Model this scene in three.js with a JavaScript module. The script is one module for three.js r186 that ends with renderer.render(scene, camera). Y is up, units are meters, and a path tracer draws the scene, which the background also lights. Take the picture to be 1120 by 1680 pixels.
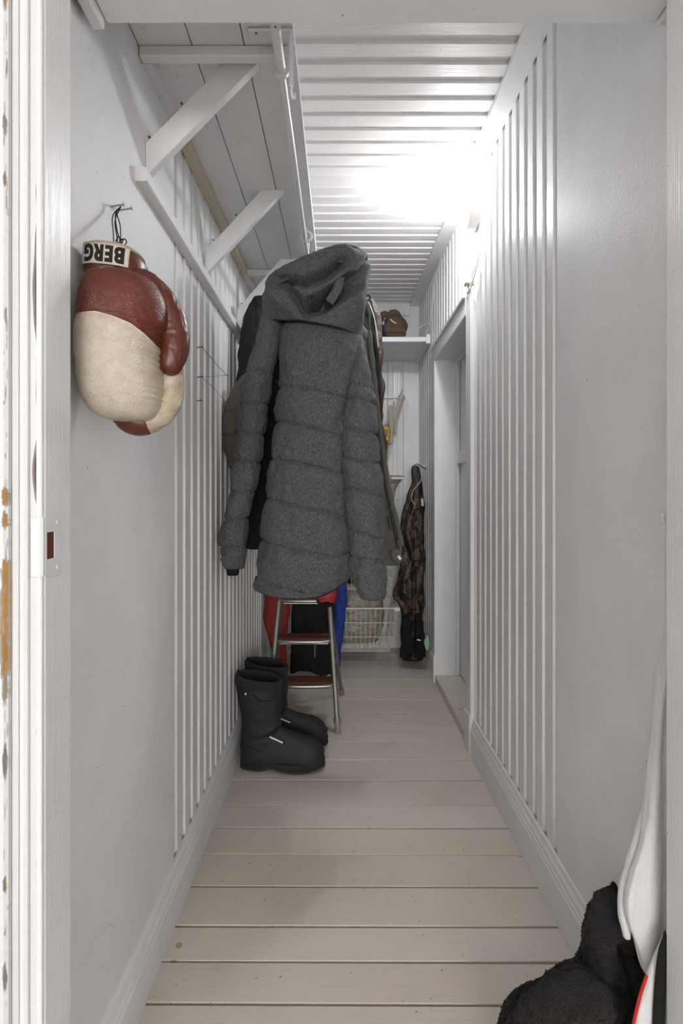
import * as THREE from 'three';
import { mergeGeometries, mergeVertices } from 'three/addons/utils/BufferGeometryUtils.js';
import { RectAreaLightUniformsLib } from 'three/addons/lights/RectAreaLightUniformsLib.js';
import { createNoise3D } from 'simplex-noise';

// ───────────────────────── camera, light, exposure ─────────────────────────
const scene = new THREE.Scene();
scene.background = new THREE.Color(0x000000);
const FOC = 880, EYE = 1.12, VX = 557, VY = 815;            // lens in pixels of the 1120 x 1680 frame, eye height, vanishing point
const camera = new THREE.PerspectiveCamera(2 * Math.atan(840 / FOC) * 180 / Math.PI, 1120 / 1680, 0.05, 50);
camera.position.set(0, EYE, 0);
camera.lookAt(0, EYE, -5);
camera.setViewOffset(1120, 1680, 560 - VX, 840 - VY, 1120, 1680);
const renderer = new THREE.WebGLRenderer();
renderer.toneMapping = THREE.LinearToneMapping;
renderer.toneMappingExposure = 1.0;
renderer.shadowMap.enabled = true;
RectAreaLightUniformsLib.init();
const BULB_POWER = 1.1, FILL_POWER = 12;
const bulbLight = new THREE.PointLight(new THREE.Color(0.965, 0.98, 1.0), BULB_POWER, 0, 2);   // the bare bulb on the right wall
bulbLight.position.set(0.47, 2.31, -2.278);
bulbLight.castShadow = true; bulbLight.shadow.radius = 1.6;
bulbLight.name = 'bulb_light';
scene.add(bulbLight);
const fillLight = new THREE.RectAreaLight(new THREE.Color(1.0, 0.992, 0.985), FILL_POWER, 2.2, 1.7);   // added fill light, unseen behind the camera, to brighten the corridor
fillLight.position.set(0.1, 1.45, 5.40);
fillLight.lookAt(0.1, 1.45, -5);
fillLight.name = 'fill_light';
scene.add(fillLight);

// ───────────────────────── helpers ─────────────────────────
const V3 = THREE.Vector3;
let seedState = 20240517;
const rnd = () => { seedState |= 0; seedState = seedState + 0x6D2B79F5 | 0; let t = Math.imul(seedState ^ seedState >>> 15, 1 | seedState); t = t + Math.imul(t ^ t >>> 7, 61 | t) ^ t; return ((t ^ t >>> 14) >>> 0) / 4294967296; };
const rr = (a, b) => a + (b - a) * rnd();
const noise3 = createNoise3D(rnd);
const fbm = (x, y, z) => noise3(x, y, z) * .6 + noise3(x * 2.1, y * 2.1, z * 2.1) * .28 + noise3(x * 4.3, y * 4.3, z * 4.3) * .12;
const clamp = (x, a = 0, b = 1) => Math.min(b, Math.max(a, x));
const smooth = (a, b, x) => { const t = clamp((x - a) / (b - a)); return t * t * (3 - 2 * t); };
const lerp = (a, b, t) => a + (b - a) * t;
const gauss = (d, w) => Math.exp(-(d * d) / (w * w));
// a measured point of the photograph at a known distance from the camera, as a place in the corridor
const at = (px, py, Z) => new V3((px - VX) / FOC * Z, EYE - (py - VY) / FOC * Z, -Z);

const taken = new Map();
function numbered(name) { const n = taken.get(name) || 0; taken.set(name, n + 1); return n ? name + '_' + String(n).padStart(3, '0') : name; }
function shade(o) { o.castShadow = true; o.receiveShadow = true; return o; }
function mesh(name, geo, mat, parent) { const m = shade(new THREE.Mesh(geo, mat)); m.name = parent ? name : numbered(name); (parent || scene).add(m); return m; }
function thing(name, label, category, group, pos) {
  const g = new THREE.Group(); g.name = numbered(name); g.userData = { label, category };
  if (group) g.userData.group = group;
  if (pos) g.position.copy(pos);
  scene.add(g); return g;
}
function struct(name, label, category) { const g = new THREE.Group(); g.name = name; taken.set(name, 1); g.userData = { kind: 'structure', label, category }; scene.add(g); return g; }

// geometry builders ------------------------------------------------------
function fromTris(tris, uvs) {                       // flat shaded soup; tris: array of [V3,V3,V3]
  const p = [], n = [], u = []; const a = new V3(), b = new V3();
  tris.forEach((t, i) => {
    a.subVectors(t[1], t[0]); b.subVectors(t[2], t[0]); a.cross(b).normalize();
    for (let k = 0; k < 3; k++) { p.push(t[k].x, t[k].y, t[k].z); n.push(a.x, a.y, a.z); if (uvs) u.push(uvs[i][k][0], uvs[i][k][1]); }
    if (!uvs) { const ax = Math.abs(a.x), ay = Math.abs(a.y), az = Math.abs(a.z); for (let k = 0; k < 3; k++) { if (ax >= ay && ax >= az) u.push(t[k].z, t[k].y); else if (ay >= az) u.push(t[k].x, t[k].z); else u.push(t[k].x, t[k].y); } }
  });
  const g = new THREE.BufferGeometry();
  g.setAttribute('position', new THREE.Float32BufferAttribute(p, 3)); g.setAttribute('normal', new THREE.Float32BufferAttribute(n, 3)); g.setAttribute('uv', new THREE.Float32BufferAttribute(u, 2));
  return g;
}
function shiftUV(g, du, dv) { const u = g.attributes.uv; for (let i = 0; i < u.count; i++) u.setXY(i, u.getX(i) + du, u.getY(i) + dv); return g; }
function swapUV(g) { const u = g.attributes.uv; for (let i = 0; i < u.count; i++) u.setXY(i, u.getY(i), u.getX(i)); return g; }
function cbox(w, h, d, b = 0.002) {                  // box with chamfered edges, 44 triangles, uv in metres
  b = Math.min(b, w / 2.2, h / 2.2, d / 2.2);
  const H = [w / 2, h / 2, d / 2], tris = [];
  const pt = (s, face) => new V3(...[0, 1, 2].map(k => s[k] * (k === face ? H[k] : H[k] - b)));
  const put = (q) => { const c = new V3(); q.forEach(v => c.add(v)); const nn = new V3().subVectors(q[1], q[0]).cross(new V3().subVectors(q[2], q[0])); if (nn.dot(c) < 0) q.reverse(); tris.push([q[0], q[1], q[2]]); if (q.length === 4) tris.push([q[0], q[2], q[3]]); };
  for (let f = 0; f < 3; f++) for (const s of [-1, 1]) {
    const o = [0, 1, 2].filter(k => k !== f), q = [[-1, -1], [1, -1], [1, 1], [-1, 1]].map(([i, j]) => { const sg = [0, 0, 0]; sg[f] = s; sg[o[0]] = i; sg[o[1]] = j; return pt(sg, f); });
    put(q);
  }
  for (let f = 0; f < 3; f++) { const o = [0, 1, 2].filter(k => k !== f); for (const i of [-1, 1]) for (const j of [-1, 1]) { const s1 = [0, 0, 0], s2 = [0, 0, 0]; s1[f] = 1; s2[f] = -1; for (const s of [s1, s2]) { s[o[0]] = i; s[o[1]] = j; } put([pt(s1, o[0]), pt(s2, o[0]), pt(s2, o[1]), pt(s1, o[1])]); } }
  for (const i of [-1, 1]) for (const j of [-1, 1]) for (const k of [-1, 1]) put([0, 1, 2].map(f => pt([i, j, k], f)));
  return fromTris(tris);
}
function boxAt(x0, x1, y0, y1, z0, z1, b) {          // chamfered box between two corners
  const g = cbox(Math.abs(x1 - x0), Math.abs(y1 - y0), Math.abs(z1 - z0), b); g.translate((x0 + x1) / 2, (y0 + y1) / 2, (z0 + z1) / 2);
  return shiftUV(g, rr(0, 3), rr(0, 3));
}
function prism(poly, l0, l1, map) {                  // profile (s, n) swept from l0 to l1; map(s, n, l) -> V3
  const tris = [], uvs = []; let per = 0; const uo = rr(0, 3), vo = rr(0, 3);
  const o = map(0, 0, 0), det = new V3().subVectors(map(1, 0, 0), o).cross(new V3().subVectors(map(0, 1, 0), o)).dot(new V3().subVectors(map(0, 0, 1), o));
  let area = 0; poly.forEach((p, i) => { const q = poly[(i + 1) % poly.length]; area += p[0] * q[1] - q[0] * p[1]; });
  const flip = (area * det) < 0;
  const add = (a, b, c, ua, ub, uc) => { if (flip) { tris.push([a, c, b]); uvs.push([ua, uc, ub]); } else { tris.push([a, b, c]); uvs.push([ua, ub, uc]); } };
  poly.forEach((p, i) => {
    const q = poly[(i + 1) % poly.length], len = Math.hypot(q[0] - p[0], q[1] - p[1]);
    const A = map(p[0], p[1], l0), B = map(q[0], q[1], l0), C = map(q[0], q[1], l1), D = map(p[0], p[1], l1);
    const u0 = per + uo, u1 = per + len + uo;
    add(A, B, C, [u0, l0 + vo], [u1, l0 + vo], [u1, l1 + vo]); add(A, C, D, [u0, l0 + vo], [u1, l1 + vo], [u0, l1 + vo]); per += len;
  });
  const tri2 = THREE.ShapeUtils.triangulateShape(poly.map(p => new THREE.Vector2(...p)), []);
  for (const t of tri2) { const a = t.map(i => map(poly[i][0], poly[i][1], l0)), b = t.map(i => map(poly[i][0], poly[i][1], l1)), u = t.map(i => [poly[i][0] + uo, poly[i][1] + vo]); add(b[0], b[1], b[2], u[0], u[1], u[2]); add(a[0], a[2], a[1], u[0], u[2], u[1]); }
  return fromTris(tris, uvs);
}
function skin(rings, { capA = true, capB = true, uvScale = null } = {}) {   // rings: arrays of V3 of equal length, closed round
  const n = rings[0].length, pos = [], uv = [], idx = [];
  let per = 0; const mid = rings[rings.length >> 1]; for (let i = 0; i < n; i++) per += mid[i].distanceTo(mid[(i + 1) % n]);
  let v = 0;
  rings.forEach((r, j) => {
    if (j) { let d = 0; for (let i = 0; i < n; i += Math.max(1, n >> 3)) d += r[i].distanceTo(rings[j - 1][i]); v += d / Math.ceil(n / Math.max(1, n >> 3)); }
    for (let i = 0; i <= n; i++) { const p = r[i % n]; pos.push(p.x, p.y, p.z); uv.push(i / n * per, v); }
  });
  const w = n + 1;
  for (let j = 0; j < rings.length - 1; j++) for (let i = 0; i < n; i++) { const a = j * w + i, b = a + 1, c = a + w, d = c + 1; idx.push(a, b, d, a, d, c); }
  const cap = (r, base, rev, vv) => { const c = new V3(); r.forEach(p => c.add(p)); c.multiplyScalar(1 / n); const k = pos.length / 3; pos.push(c.x, c.y, c.z); uv.push(per / 2, vv); for (let i = 0; i < n; i++) rev ? idx.push(k, base + i + 1, base + i) : idx.push(k, base + i, base + i + 1); };
  if (capA) cap(rings[0], 0, true, 0); if (capB) cap(rings[rings.length - 1], (rings.length - 1) * w, false, v);
  const g = new THREE.BufferGeometry();
  g.setAttribute('position', new THREE.Float32BufferAttribute(pos, 3)); g.setAttribute('uv', new THREE.Float32BufferAttribute(uv, 2)); g.setIndex(idx);
  g.computeVertexNormals();
  // weld the seam's normals
  const N = g.attributes.normal; for (let j = 0; j < rings.length; j++) { const a = j * w, b = a + n; const x = N.getX(a) + N.getX(b), y = N.getY(a) + N.getY(b), z = N.getZ(a) + N.getZ(b), l = Math.hypot(x, y, z) || 1; N.setXYZ(a, x / l, y / l, z / l); N.setXYZ(b, x / l, y / l, z / l); }
  return g;
}
function hermite(xs, ys, x) {                        // smooth curve through measured values
  const n = xs.length; if (x <= xs[0]) return ys[0]; if (x >= xs[n - 1]) return ys[n - 1];
  let i = 0; while (x > xs[i + 1]) i++;
  const s = (k) => { if (k <= 0) return (ys[1] - ys[0]) / (xs[1] - xs[0]); if (k >= n - 1) return (ys[n - 1] - ys[n - 2]) / (xs[n - 1] - xs[n - 2]); return (ys[k + 1] - ys[k - 1]) / (xs[k + 1] - xs[k - 1]); };
  const h = xs[i + 1] - xs[i], t = (x - xs[i]) / h, t2 = t * t, t3 = t2 * t;
  return (2 * t3 - 3 * t2 + 1) * ys[i] + (t3 - 2 * t2 + t) * h * s(i) + (-2 * t3 + 3 * t2) * ys[i + 1] + (t3 - t2) * h * s(i + 1);
}
// a hanging, stuffed or draped body: rows [height px, left px, right px, distance, half thickness] measured on the photograph, swept as oval rings
function hang(rows, { n = 56, m = 90, Z = 2, d = 0.06, ex = 0.8, disp = null, bottom = 'in', yaw = 0, warp = null, drop = .010 } = {}) {
  const R = rows.map(r => [r[0], r[1], r[2], r[3] ?? Z, r[4] ?? d]);
  const ys = R.map(r => r[0]); const col = (k) => R.map(r => r[k]);
  const c1 = col(1), c2 = col(2), c3 = col(3), c4 = col(4), rings = [];
  const ring = (py, scale, dy) => {
    const xl = hermite(ys, c1, py), xr = hermite(ys, c2, py), z = hermite(ys, c3, py), dd = hermite(ys, c4, py);
    const L = at(xl, py, z), Rr = at(xr, py, z), cx = (L.x + Rr.x) / 2, hw = Math.max(.002, (Rr.x - L.x) / 2), out = [];
    for (let i = 0; i < n; i++) {
      const a = -Math.PI / 2 - i / n * Math.PI * 2 , c = Math.cos(a), s = Math.sin(a);
      let x = Math.sign(c) * Math.pow(Math.abs(c), ex) * hw, q = Math.sign(s) * Math.pow(Math.abs(s), ex) * dd;
      let nx = c / hw, nz = s / dd; const l = Math.hypot(nx, nz); nx /= l; nz /= l;
      const y = L.y;
      if (disp) { const o = disp(cx + x, y, q, { px: VX + (cx + x) / z * FOC, py, front: nz, side: nx, a, t: (py - ys[0]) / (ys[ys.length - 1] - ys[0]) }); x += nx * o; q += nz * o; }
      const p = new V3(cx + x * scale, y + dy, -z + q * scale - Math.sin(yaw) * x * scale);
      if (warp) p.y -= warp(VX + p.x / z * FOC, py, (py - ys[0]) / (ys[ys.length - 1] - ys[0]), q) / FOC * z;
      out.push(p);
    }
    return out;
  };
  rings.push(ring(ys[0], .45, .010), ring(ys[0], .8, .006));
  for (let j = 0; j <= m; j++) rings.push(ring(lerp(ys[0], ys[ys.length - 1], j / m), 1, 0));
  const e = ys[ys.length - 1];
  if (bottom === 'in') rings.push(ring(e, .93, -.003), ring(e, .86, .012), ring(e, .8, .03)); else rings.push(ring(e, .8, -.6 * drop), ring(e, .45, -drop));
  return skin(rings);
}
// a round bar, limb or roll along a smooth path; r may be a number or a function of t; squash flattens it along the frame's second axis
function limb(points, r, { n = 14, m = 40, round = true, disp = null, squash = 1, closed = false, up = new V3(0, 0, 1) } = {}) {
  const curve = new THREE.CatmullRomCurve3(points, closed, 'centripetal'), rings = [], rad = typeof r === 'function' ? r : () => r;
  const ringAt = (t, s, shift) => {
    const p = curve.getPointAt(t), T = curve.getTangentAt(t); let B = new V3().crossVectors(T, up); if (B.lengthSq() < 1e-6) B = new V3().crossVectors(T, new V3(0, 1, 0.01)); B.normalize(); const N = new V3().crossVectors(B, T).normalize();
    const out = []; p.addScaledVector(T, shift);
    for (let i = 0; i < n; i++) { const a = i / n * Math.PI * 2; let q = rad(t) * s; if (disp) q += disp(t, a, p) * s; out.push(p.clone().addScaledVector(B, Math.cos(a) * q).addScaledVector(N, Math.sin(a) * q * squash)); }
    return out;
  };
  if (round && !closed) for (const k of [.25, .6, .86]) rings.push(ringAt(0, k, -rad(0) * Math.sqrt(1 - k * k)));
  for (let j = 0; j <= m; j++) rings.push(ringAt(closed && j === m ? 0 : j / m, 1, 0));
  if (round && !closed) for (const k of [.86, .6, .25]) rings.push(ringAt(1, k, rad(1) * Math.sqrt(1 - k * k)));
  return skin(rings, { capA: !closed, capB: !closed });
}
const bar = (a, b, r, n = 10) => { const d = new V3().subVectors(b, a), g = new THREE.CylinderGeometry(r, r, d.length(), n, 1); g.applyQuaternion(new THREE.Quaternion().setFromUnitVectors(new V3(0, 1, 0), d.clone().normalize())); g.translate((a.x + b.x) / 2, (a.y + b.y) / 2, (a.z + b.z) / 2); return g; };
const merge = (list) => mergeGeometries(list.map(g => { const q = g.index ? g.toNonIndexed() : g; for (const k of Object.keys(q.attributes)) if (!['position', 'normal', 'uv'].includes(k)) q.deleteAttribute(k); return q; }), false);
function beam(a, b, w, t, roll, chamfer = .002) {      // squared timber from a to b; w across, t thick; roll = direction of the thickness
  const d = new V3().subVectors(b, a), L = d.length(), X = d.normalize(), Zv = roll.clone().addScaledVector(X, -roll.dot(X)).normalize(), Y = new V3().crossVectors(Zv, X);
  const g = cbox(L, w, t, chamfer); shiftUV(g, rr(0, 3), rr(0, 3)); g.applyMatrix4(new THREE.Matrix4().makeBasis(X, Y, Zv)); g.translate((a.x + b.x) / 2, (a.y + b.y) / 2, (a.z + b.z) / 2); return g;
}

// ───────────────────────── textures and materials ─────────────────────────
function canvas(w, h, draw) { const c = document.createElement('canvas'); c.width = w; c.height = h; draw(c.getContext('2d'), w, h); return c; }
function tex(c, sx, sy, srgb = true) { const t = new THREE.CanvasTexture(c); t.wrapS = t.wrapT = THREE.RepeatWrapping; t.repeat.set(1 / sx, 1 / sy); if (srgb) t.colorSpace = THREE.SRGBColorSpace; t.anisotropy = 8; return t; }
function heightTex(w, h, f, sx, sy) {
  const d = new Uint8Array(w * h * 4); for (let j = 0; j < h; j++) for (let i = 0; i < w; i++) { const v = clamp(f(i / w, j / h)) * 255, k = (j * w + i) * 4; d[k] = d[k + 1] = d[k + 2] = v; d[k + 3] = 255; }
  const t = new THREE.DataTexture(d, w, h); t.wrapS = t.wrapT = THREE.RepeatWrapping; t.magFilter = THREE.LinearFilter; t.minFilter = THREE.LinearFilter; t.repeat.set(1 / sx, 1 / sy); t.needsUpdate = true; return t;
}
// noise that tiles: points on two circles
const tileN = (u, v, f) => { const a = u * Math.PI * 2, b = v * Math.PI * 2; return noise3(Math.cos(a) * f / 6.28 + Math.cos(b) * f / 6.28 * 1.3 + 7, Math.sin(a) * f / 6.28 + 3, Math.sin(b) * f / 6.28 + Math.cos(b) * f / 9); };
const grey = (v, a = 1) => `rgba(${v | 0},${v | 0},${v | 0},${a})`;
function wrapStroke(g, w, h, x, y, dx, dy) { for (const ox of [0, -w, w]) for (const oy of [0, -h, h]) { if (x + ox < -90 || x + ox > w + 90 || y + oy < -90 || y + oy > h + 90) continue; g.beginPath(); g.moveTo(x + ox, y + oy); g.lineTo(x + ox + dx, y + oy + dy); g.stroke(); } }

const paintBump = heightTex(256, 256, (u, v) => .5 + .22 * tileN(u, v, 26) + .18 * tileN(u, v, 60) + .12 * tileN(v, u, 110), .35, .35);
const brushBump = heightTex(256, 256, (u, v) => .5 + .25 * noise3(Math.cos(u * 6.283) * 9, Math.sin(u * 6.283) * 9, v * 2.2 * 0 + Math.sin(v * 6.283) * .7) + .15 * tileN(u, v, 40), .12, .6);
const paintMap = tex(canvas(1024, 1024, (g, w, h) => {
  g.fillStyle = '#ffffff'; g.fillRect(0, 0, w, h);
  for (let i = 0; i < 260; i++) { const x = rr(0, w), y = rr(0, h), r = rr(40, 150), v = rr(236, 252); const gr = g.createRadialGradient(x, y, 0, x, y, r); gr.addColorStop(0, grey(v, .16)); gr.addColorStop(1, grey(v, 0)); g.fillStyle = gr; g.fillRect(x - r, y - r, 2 * r, 2 * r); }
  for (let i = 0; i < 70; i++) { g.fillStyle = grey(rr(60, 170), rr(.25, .8)); g.beginPath(); g.ellipse(rr(0, w), rr(0, h), rr(.5, 1.6), rr(.6, 2.4), rr(0, 3), 0, 7); g.fill(); }
  for (let i = 0; i < 26; i++) { g.strokeStyle = grey(rr(150, 215), rr(.2, .5)); g.lineWidth = rr(.6, 1.6); wrapStroke(g, w, h, rr(0, w), rr(0, h), rr(-26, 26), rr(-30, 30)); }
}), 1.1, 1.1);
const M = {};
const std = (o) => new THREE.MeshStandardMaterial(o);
M.wall = std({ color: 0xf1f1f2, map: paintMap, roughness: .52, bumpMap: paintBump, bumpScale: .0004 });
M.plank = std({ color: 0xf0f0f1, map: paintMap, roughness: .4, bumpMap: brushBump, bumpScale: .0006 });
M.plankB = std({ color: 0xf3f3f3, map: paintMap, roughness: .38, bumpMap: brushBump, bumpScale: .0006 });
M.plankC = std({ color: 0xededee, map: paintMap, roughness: .42, bumpMap: brushBump, bumpScale: .0007 });
const plankMats = [M.plank, M.plankB, M.plankC, M.plank];
M.ceil = std({ color: 0xf2efed, map: paintMap, roughness: .45, bumpMap: brushBump, bumpScale: .0006 });
M.ceilB = std({ color: 0xf4f1ef, map: paintMap, roughness: .45, bumpMap: brushBump, bumpScale: .0006 });
M.trim = std({ color: 0xf1f2f3, map: paintMap, roughness: .33, bumpMap: brushBump, bumpScale: .0005 });
M.shelf = std({ color: 0xeeeeef, map: paintMap, roughness: .48, bumpMap: brushBump, bumpScale: .0006 });
M.cream = std({ color: 0xd8cdb6, roughness: .6, bumpMap: brushBump, bumpScale: .0005 });
M.gap = std({ color: 0x1c1815, roughness: .95 });
M.metalWhite = std({ color: 0xe8e8ea, roughness: .28 });
M.plastic = std({ color: 0xe9e8e4, roughness: .35 });
M.boxPlastic = std({ color: 0xd9d7cc, roughness: .45 });
M.porcelain = std({ color: 0x9c9a95, roughness: .3 });  // greyer than the holder itself: its shaded side put into the colour
M.nail = std({ color: 0x55524f, roughness: .4, metalness: .7 });
M.wire = std({ color: 0x9d9b97, roughness: .4, metalness: .5 });
M.bareWood = std({ color: 0xc0955c, roughness: .7 });
M.rust = std({ color: 0x5e2a18, roughness: .8, bumpMap: paintBump, bumpScale: .001 });
M.chrome = std({ color: 0xa9a6a2, roughness: .32, metalness: .85 });
M.chromeOld = std({ color: 0x8d8983, roughness: .45, metalness: .8, bumpMap: paintBump, bumpScale: .0004 });
M.rubberGrey = std({ color: 0x8b8378, roughness: .8 });
M.black = std({ color: 0x0b0b0c, roughness: .92 });
M.blackShiny = std({ color: 0x101011, roughness: .45 });

// floor paint: beige, with specks, dents, worn strokes and knots
const floorMap = tex(canvas(2048, 1024, (g, w, h) => {
  g.fillStyle = '#e0d8cd'; g.fillRect(0, 0, w, h);
  for (let i = 0; i < 240; i++) { const x = rr(0, w), y = rr(0, h), r = rr(40, 200), k = rnd() > .5; const gr = g.createRadialGradient(x, y, 0, x, y, r); gr.addColorStop(0, k ? 'rgba(226,218,206,.22)' : 'rgba(198,188,176,.20)'); gr.addColorStop(1, 'rgba(210,200,190,0)'); g.fillStyle = gr; g.fillRect(x - r, y - r, 2 * r, 2 * r); }
  for (let i = 0; i < 900; i++) { g.strokeStyle = `rgba(${rr(150, 190) | 0},${rr(140, 175) | 0},${rr(125, 160) | 0},${rr(.08, .3)})`; g.lineWidth = rr(.5, 1.6); wrapStroke(g, w, h, rr(0, w), rr(0, h), rr(10, 90), rr(-3, 3)); }
  for (let i = 0; i < 330; i++) { g.fillStyle = `rgba(${rr(40, 120) | 0},${rr(34, 100) | 0},${rr(28, 80) | 0},${rr(.3, .9)})`; g.beginPath(); g.ellipse(rr(0, w), rr(0, h), rr(.7, 3), rr(.6, 2), rr(0, 3), 0, 7); g.fill(); }
  for (let i = 0; i < 60; i++) { g.strokeStyle = `rgba(95,85,72,${rr(.3, .7)})`; g.lineWidth = rr(.8, 2); wrapStroke(g, w, h, rr(0, w), rr(0, h), rr(-12, 14), rr(-12, 12)); }
  for (let i = 0; i < 9; i++) { const x = rr(60, w - 60), y = rr(40, h - 40); g.fillStyle = 'rgba(178,150,105,.75)'; g.beginPath(); g.ellipse(x, y, rr(4, 9), rr(4, 7), rr(0, 3), 0, 7); g.fill(); g.strokeStyle = 'rgba(120,100,75,.6)'; g.lineWidth = 1.2; g.stroke(); }
}), 2.2, 1.1);
M.floor = std({ color: 0xffffff, map: floorMap, roughness: .5, bumpMap: brushBump, bumpScale: .0005 });
const floorMats = [0xffffff, 0xfbfaf8, 0xf8f7f5, 0xfdfcfa].map(c => { const m = M.floor.clone(); m.color = new THREE.Color(c); return m; });

// heathered jacket cloth
const heatherMap = tex(canvas(768, 768, (g, w, h) => {
  g.fillStyle = '#505052'; g.fillRect(0, 0, w, h);
  for (let i = 0; i < 26000; i++) { const v = 80 + (rnd() + rnd() + rnd() - 1.5) * 96; g.strokeStyle = grey(v, .7); g.lineWidth = rr(.8, 2.2); const l = rr(3, 13); wrapStroke(g, w, h, rr(0, w), rr(0, h), l * .42, l * .9); }
}), .30, .30);
const clothBump = heightTex(256, 256, (u, v) => .5 + .3 * tileN(u, v, 90) + .2 * tileN(v, u, 45), .08, .08);
const foldBump = heightTex(256, 256, (u, v) => .5 + .34 * tileN(u, v, 9) + .2 * tileN(v, u, 22), .3, .3);
M.heather = new THREE.MeshPhysicalMaterial({ color: 0xffffff, map: heatherMap, roughness: .9, bumpMap: clothBump, bumpScale: .0007, sheen: .25, sheenRoughness: .6, sheenColor: new THREE.Color(.35, .35, .36) });
M.lining = std({ color: 0x0d0d0e, roughness: .85 });
M.ribKnit = std({ color: 0x111112, roughness: .95, bumpMap: clothBump, bumpScale: .001 });
M.blackCoat = std({ color: 0x1b1816, roughness: .88, bumpMap: foldBump, bumpScale: .004 });
M.leather = std({ color: 0x3a2c26, roughness: .5, bumpMap: foldBump, bumpScale: .004 });
M.oliveCoat = std({ color: 0x5b5851, roughness: .85, bumpMap: clothBump, bumpScale: .001 });
M.piping = std({ color: 0xcfc7bd, roughness: .7 });
M.zip = std({ color: 0x17171a, roughness: .6 });
M.redCoat = std({ color: 0x8e2a1e, roughness: .7, bumpMap: foldBump, bumpScale: .004 });
M.redPlastic = std({ color: 0xa11c17, roughness: .5 });
M.blueCloth = std({ color: 0x1f3a8e, roughness: .7, bumpMap: foldBump, bumpScale: .003 });
M.blueBag = std({ color: 0x1c50b4, roughness: .4 });
M.boot = std({ color: 0x1c1c1d, roughness: .62, bumpMap: clothBump, bumpScale: .0006 });
M.bootFelt = std({ color: 0x2b2b2c, roughness: 1, bumpMap: clothBump, bumpScale: .002 });
M.sole = std({ color: 0x191817, roughness: .75 });
M.soleGrey = std({ color: 0x35322e, roughness: .8 });
M.reflector = std({ color: 0xd9dadb, roughness: .4 });
const fleeceBump = heightTex(512, 512, (u, v) => .5 + .35 * tileN(u, v, 70) + .25 * tileN(v, u, 140), .16, .16);
M.fleece = new THREE.MeshPhysicalMaterial({ color: 0x232120, roughness: 1, bumpMap: fleeceBump, bumpScale: .003, sheen: .5, sheenRoughness: .5, sheenColor: new THREE.Color(.26, .24, .23) });
M.towel = new THREE.MeshPhysicalMaterial({ color: 0xe9e9ea, roughness: 1, bumpMap: fleeceBump, bumpScale: .0008, sheen: .3, sheenColor: new THREE.Color(.5, .5, .5) });
M.redEdge = std({ color: 0xc4281e, roughness: .8 });
M.capBrown = std({ color: 0x5d4c3c, roughness: .85, bumpMap: clothBump, bumpScale: .001 });
M.capPrint = std({ color: 0xddd7cc, roughness: .7 });
M.strap = std({ color: 0xb8b1a3, roughness: .7, bumpMap: clothBump, bumpScale: .001 });
M.yellow = std({ color: 0xd8b51c, roughness: .5 });
M.mint = std({ color: 0x9cc9b0, roughness: .8 });
M.bagFilm = std({ color: 0x9b9385, roughness: .35, bumpMap: foldBump, bumpScale: .006 });
M.basket = std({ color: 0xdedcd6, roughness: .4 });
M.treadWood = std({ color: 0xffffff, roughness: .55, map: tex(canvas(512, 256, (g, w, h) => { g.fillStyle = '#6e3f28'; g.fillRect(0, 0, w, h); for (let i = 0; i < 900; i++) { g.strokeStyle = rnd() > .5 ? `rgba(120,74,48,${rr(.1, .4)})` : `rgba(58,32,22,${rr(.1, .4)})`; g.lineWidth = rr(.6, 2); wrapStroke(g, w, h, rr(0, w), rr(0, h), rr(30, 85), rr(-2, 2)); } for (let i = 0; i < 40; i++) { g.fillStyle = `rgba(210,196,180,${rr(.3, .8)})`; g.beginPath(); g.ellipse(rr(0, w), rr(0, h), rr(1, 6), rr(1, 3), rr(0, 3), 0, 7); g.fill(); } }), .3, .15) });
M.camo = std({ roughness: .42, bumpMap: foldBump, bumpScale: .004, map: tex(canvas(512, 512, (g, w, h) => {
  g.fillStyle = '#2a2019'; g.fillRect(0, 0, w, h);
  for (let i = 0; i < 130; i++) { g.fillStyle = ['#46342a', '#1a1512', '#574136', '#2c221b', '#17120f'][i % 5]; const x = rr(0, w), y = rr(0, h), r = rr(16, 60); for (const ox of [0, -w, w]) for (const oy of [0, -h, h]) { g.beginPath(); for (let k = 0; k <= 14; k++) { const a = k / 14 * 6.283, q = r * (1 + .45 * noise3(Math.cos(a) * 1.4 + i, Math.sin(a) * 1.4, 5)); g.lineTo(x + ox + Math.cos(a) * q * .75, y + oy + Math.sin(a) * q); } g.fill(); } }
}), .34, .34) });

// ───────────────────────── the corridor ─────────────────────────
const LW = -.450, RW = .585, BACK = 3.97, GROOVE = .0065;
const ceilY = (Z) => 2.382 + .0415 * Z;

// floor boards
{
  const floor = struct('floor', 'beige painted floor of wide boards laid across the corridor', 'floor');
  mesh('subfloor', boxAt(-.60, 1.0, -.10, -.026, -4.15, -.30, .001), M.gap, floor);
  const edges = [.30, .44, .58, .72, .84, .955, 1.07, 1.183, 1.2917, 1.398, 1.540, 1.679, 1.813, 1.948, 2.1195, 2.2815, 2.4518, 2.6213, 2.792, 2.960, 3.129, 3.297, 3.466, 3.634, 3.803, 4.00];
  const strong = new Set([1.183, 1.2917, 1.398, 1.540, 1.813, 2.1195]);
  for (let i = 0; i < edges.length - 1; i++) {
    const g0 = strong.has(edges[i]) ? .0036 : .0013, g1 = strong.has(edges[i + 1]) ? .0036 : .0013;
    const b = mesh('floor_board', swapUV(swapUV(boxAt(-.56, .62, -.028, 0, -edges[i + 1] + g1, -edges[i] - g0, .0009))), floorMats[i % 4], floor);
    b.position.y = rr(-.0006, .0006); b.rotation.y = rr(-.0014, .0014) - .004;
  }
}
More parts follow.
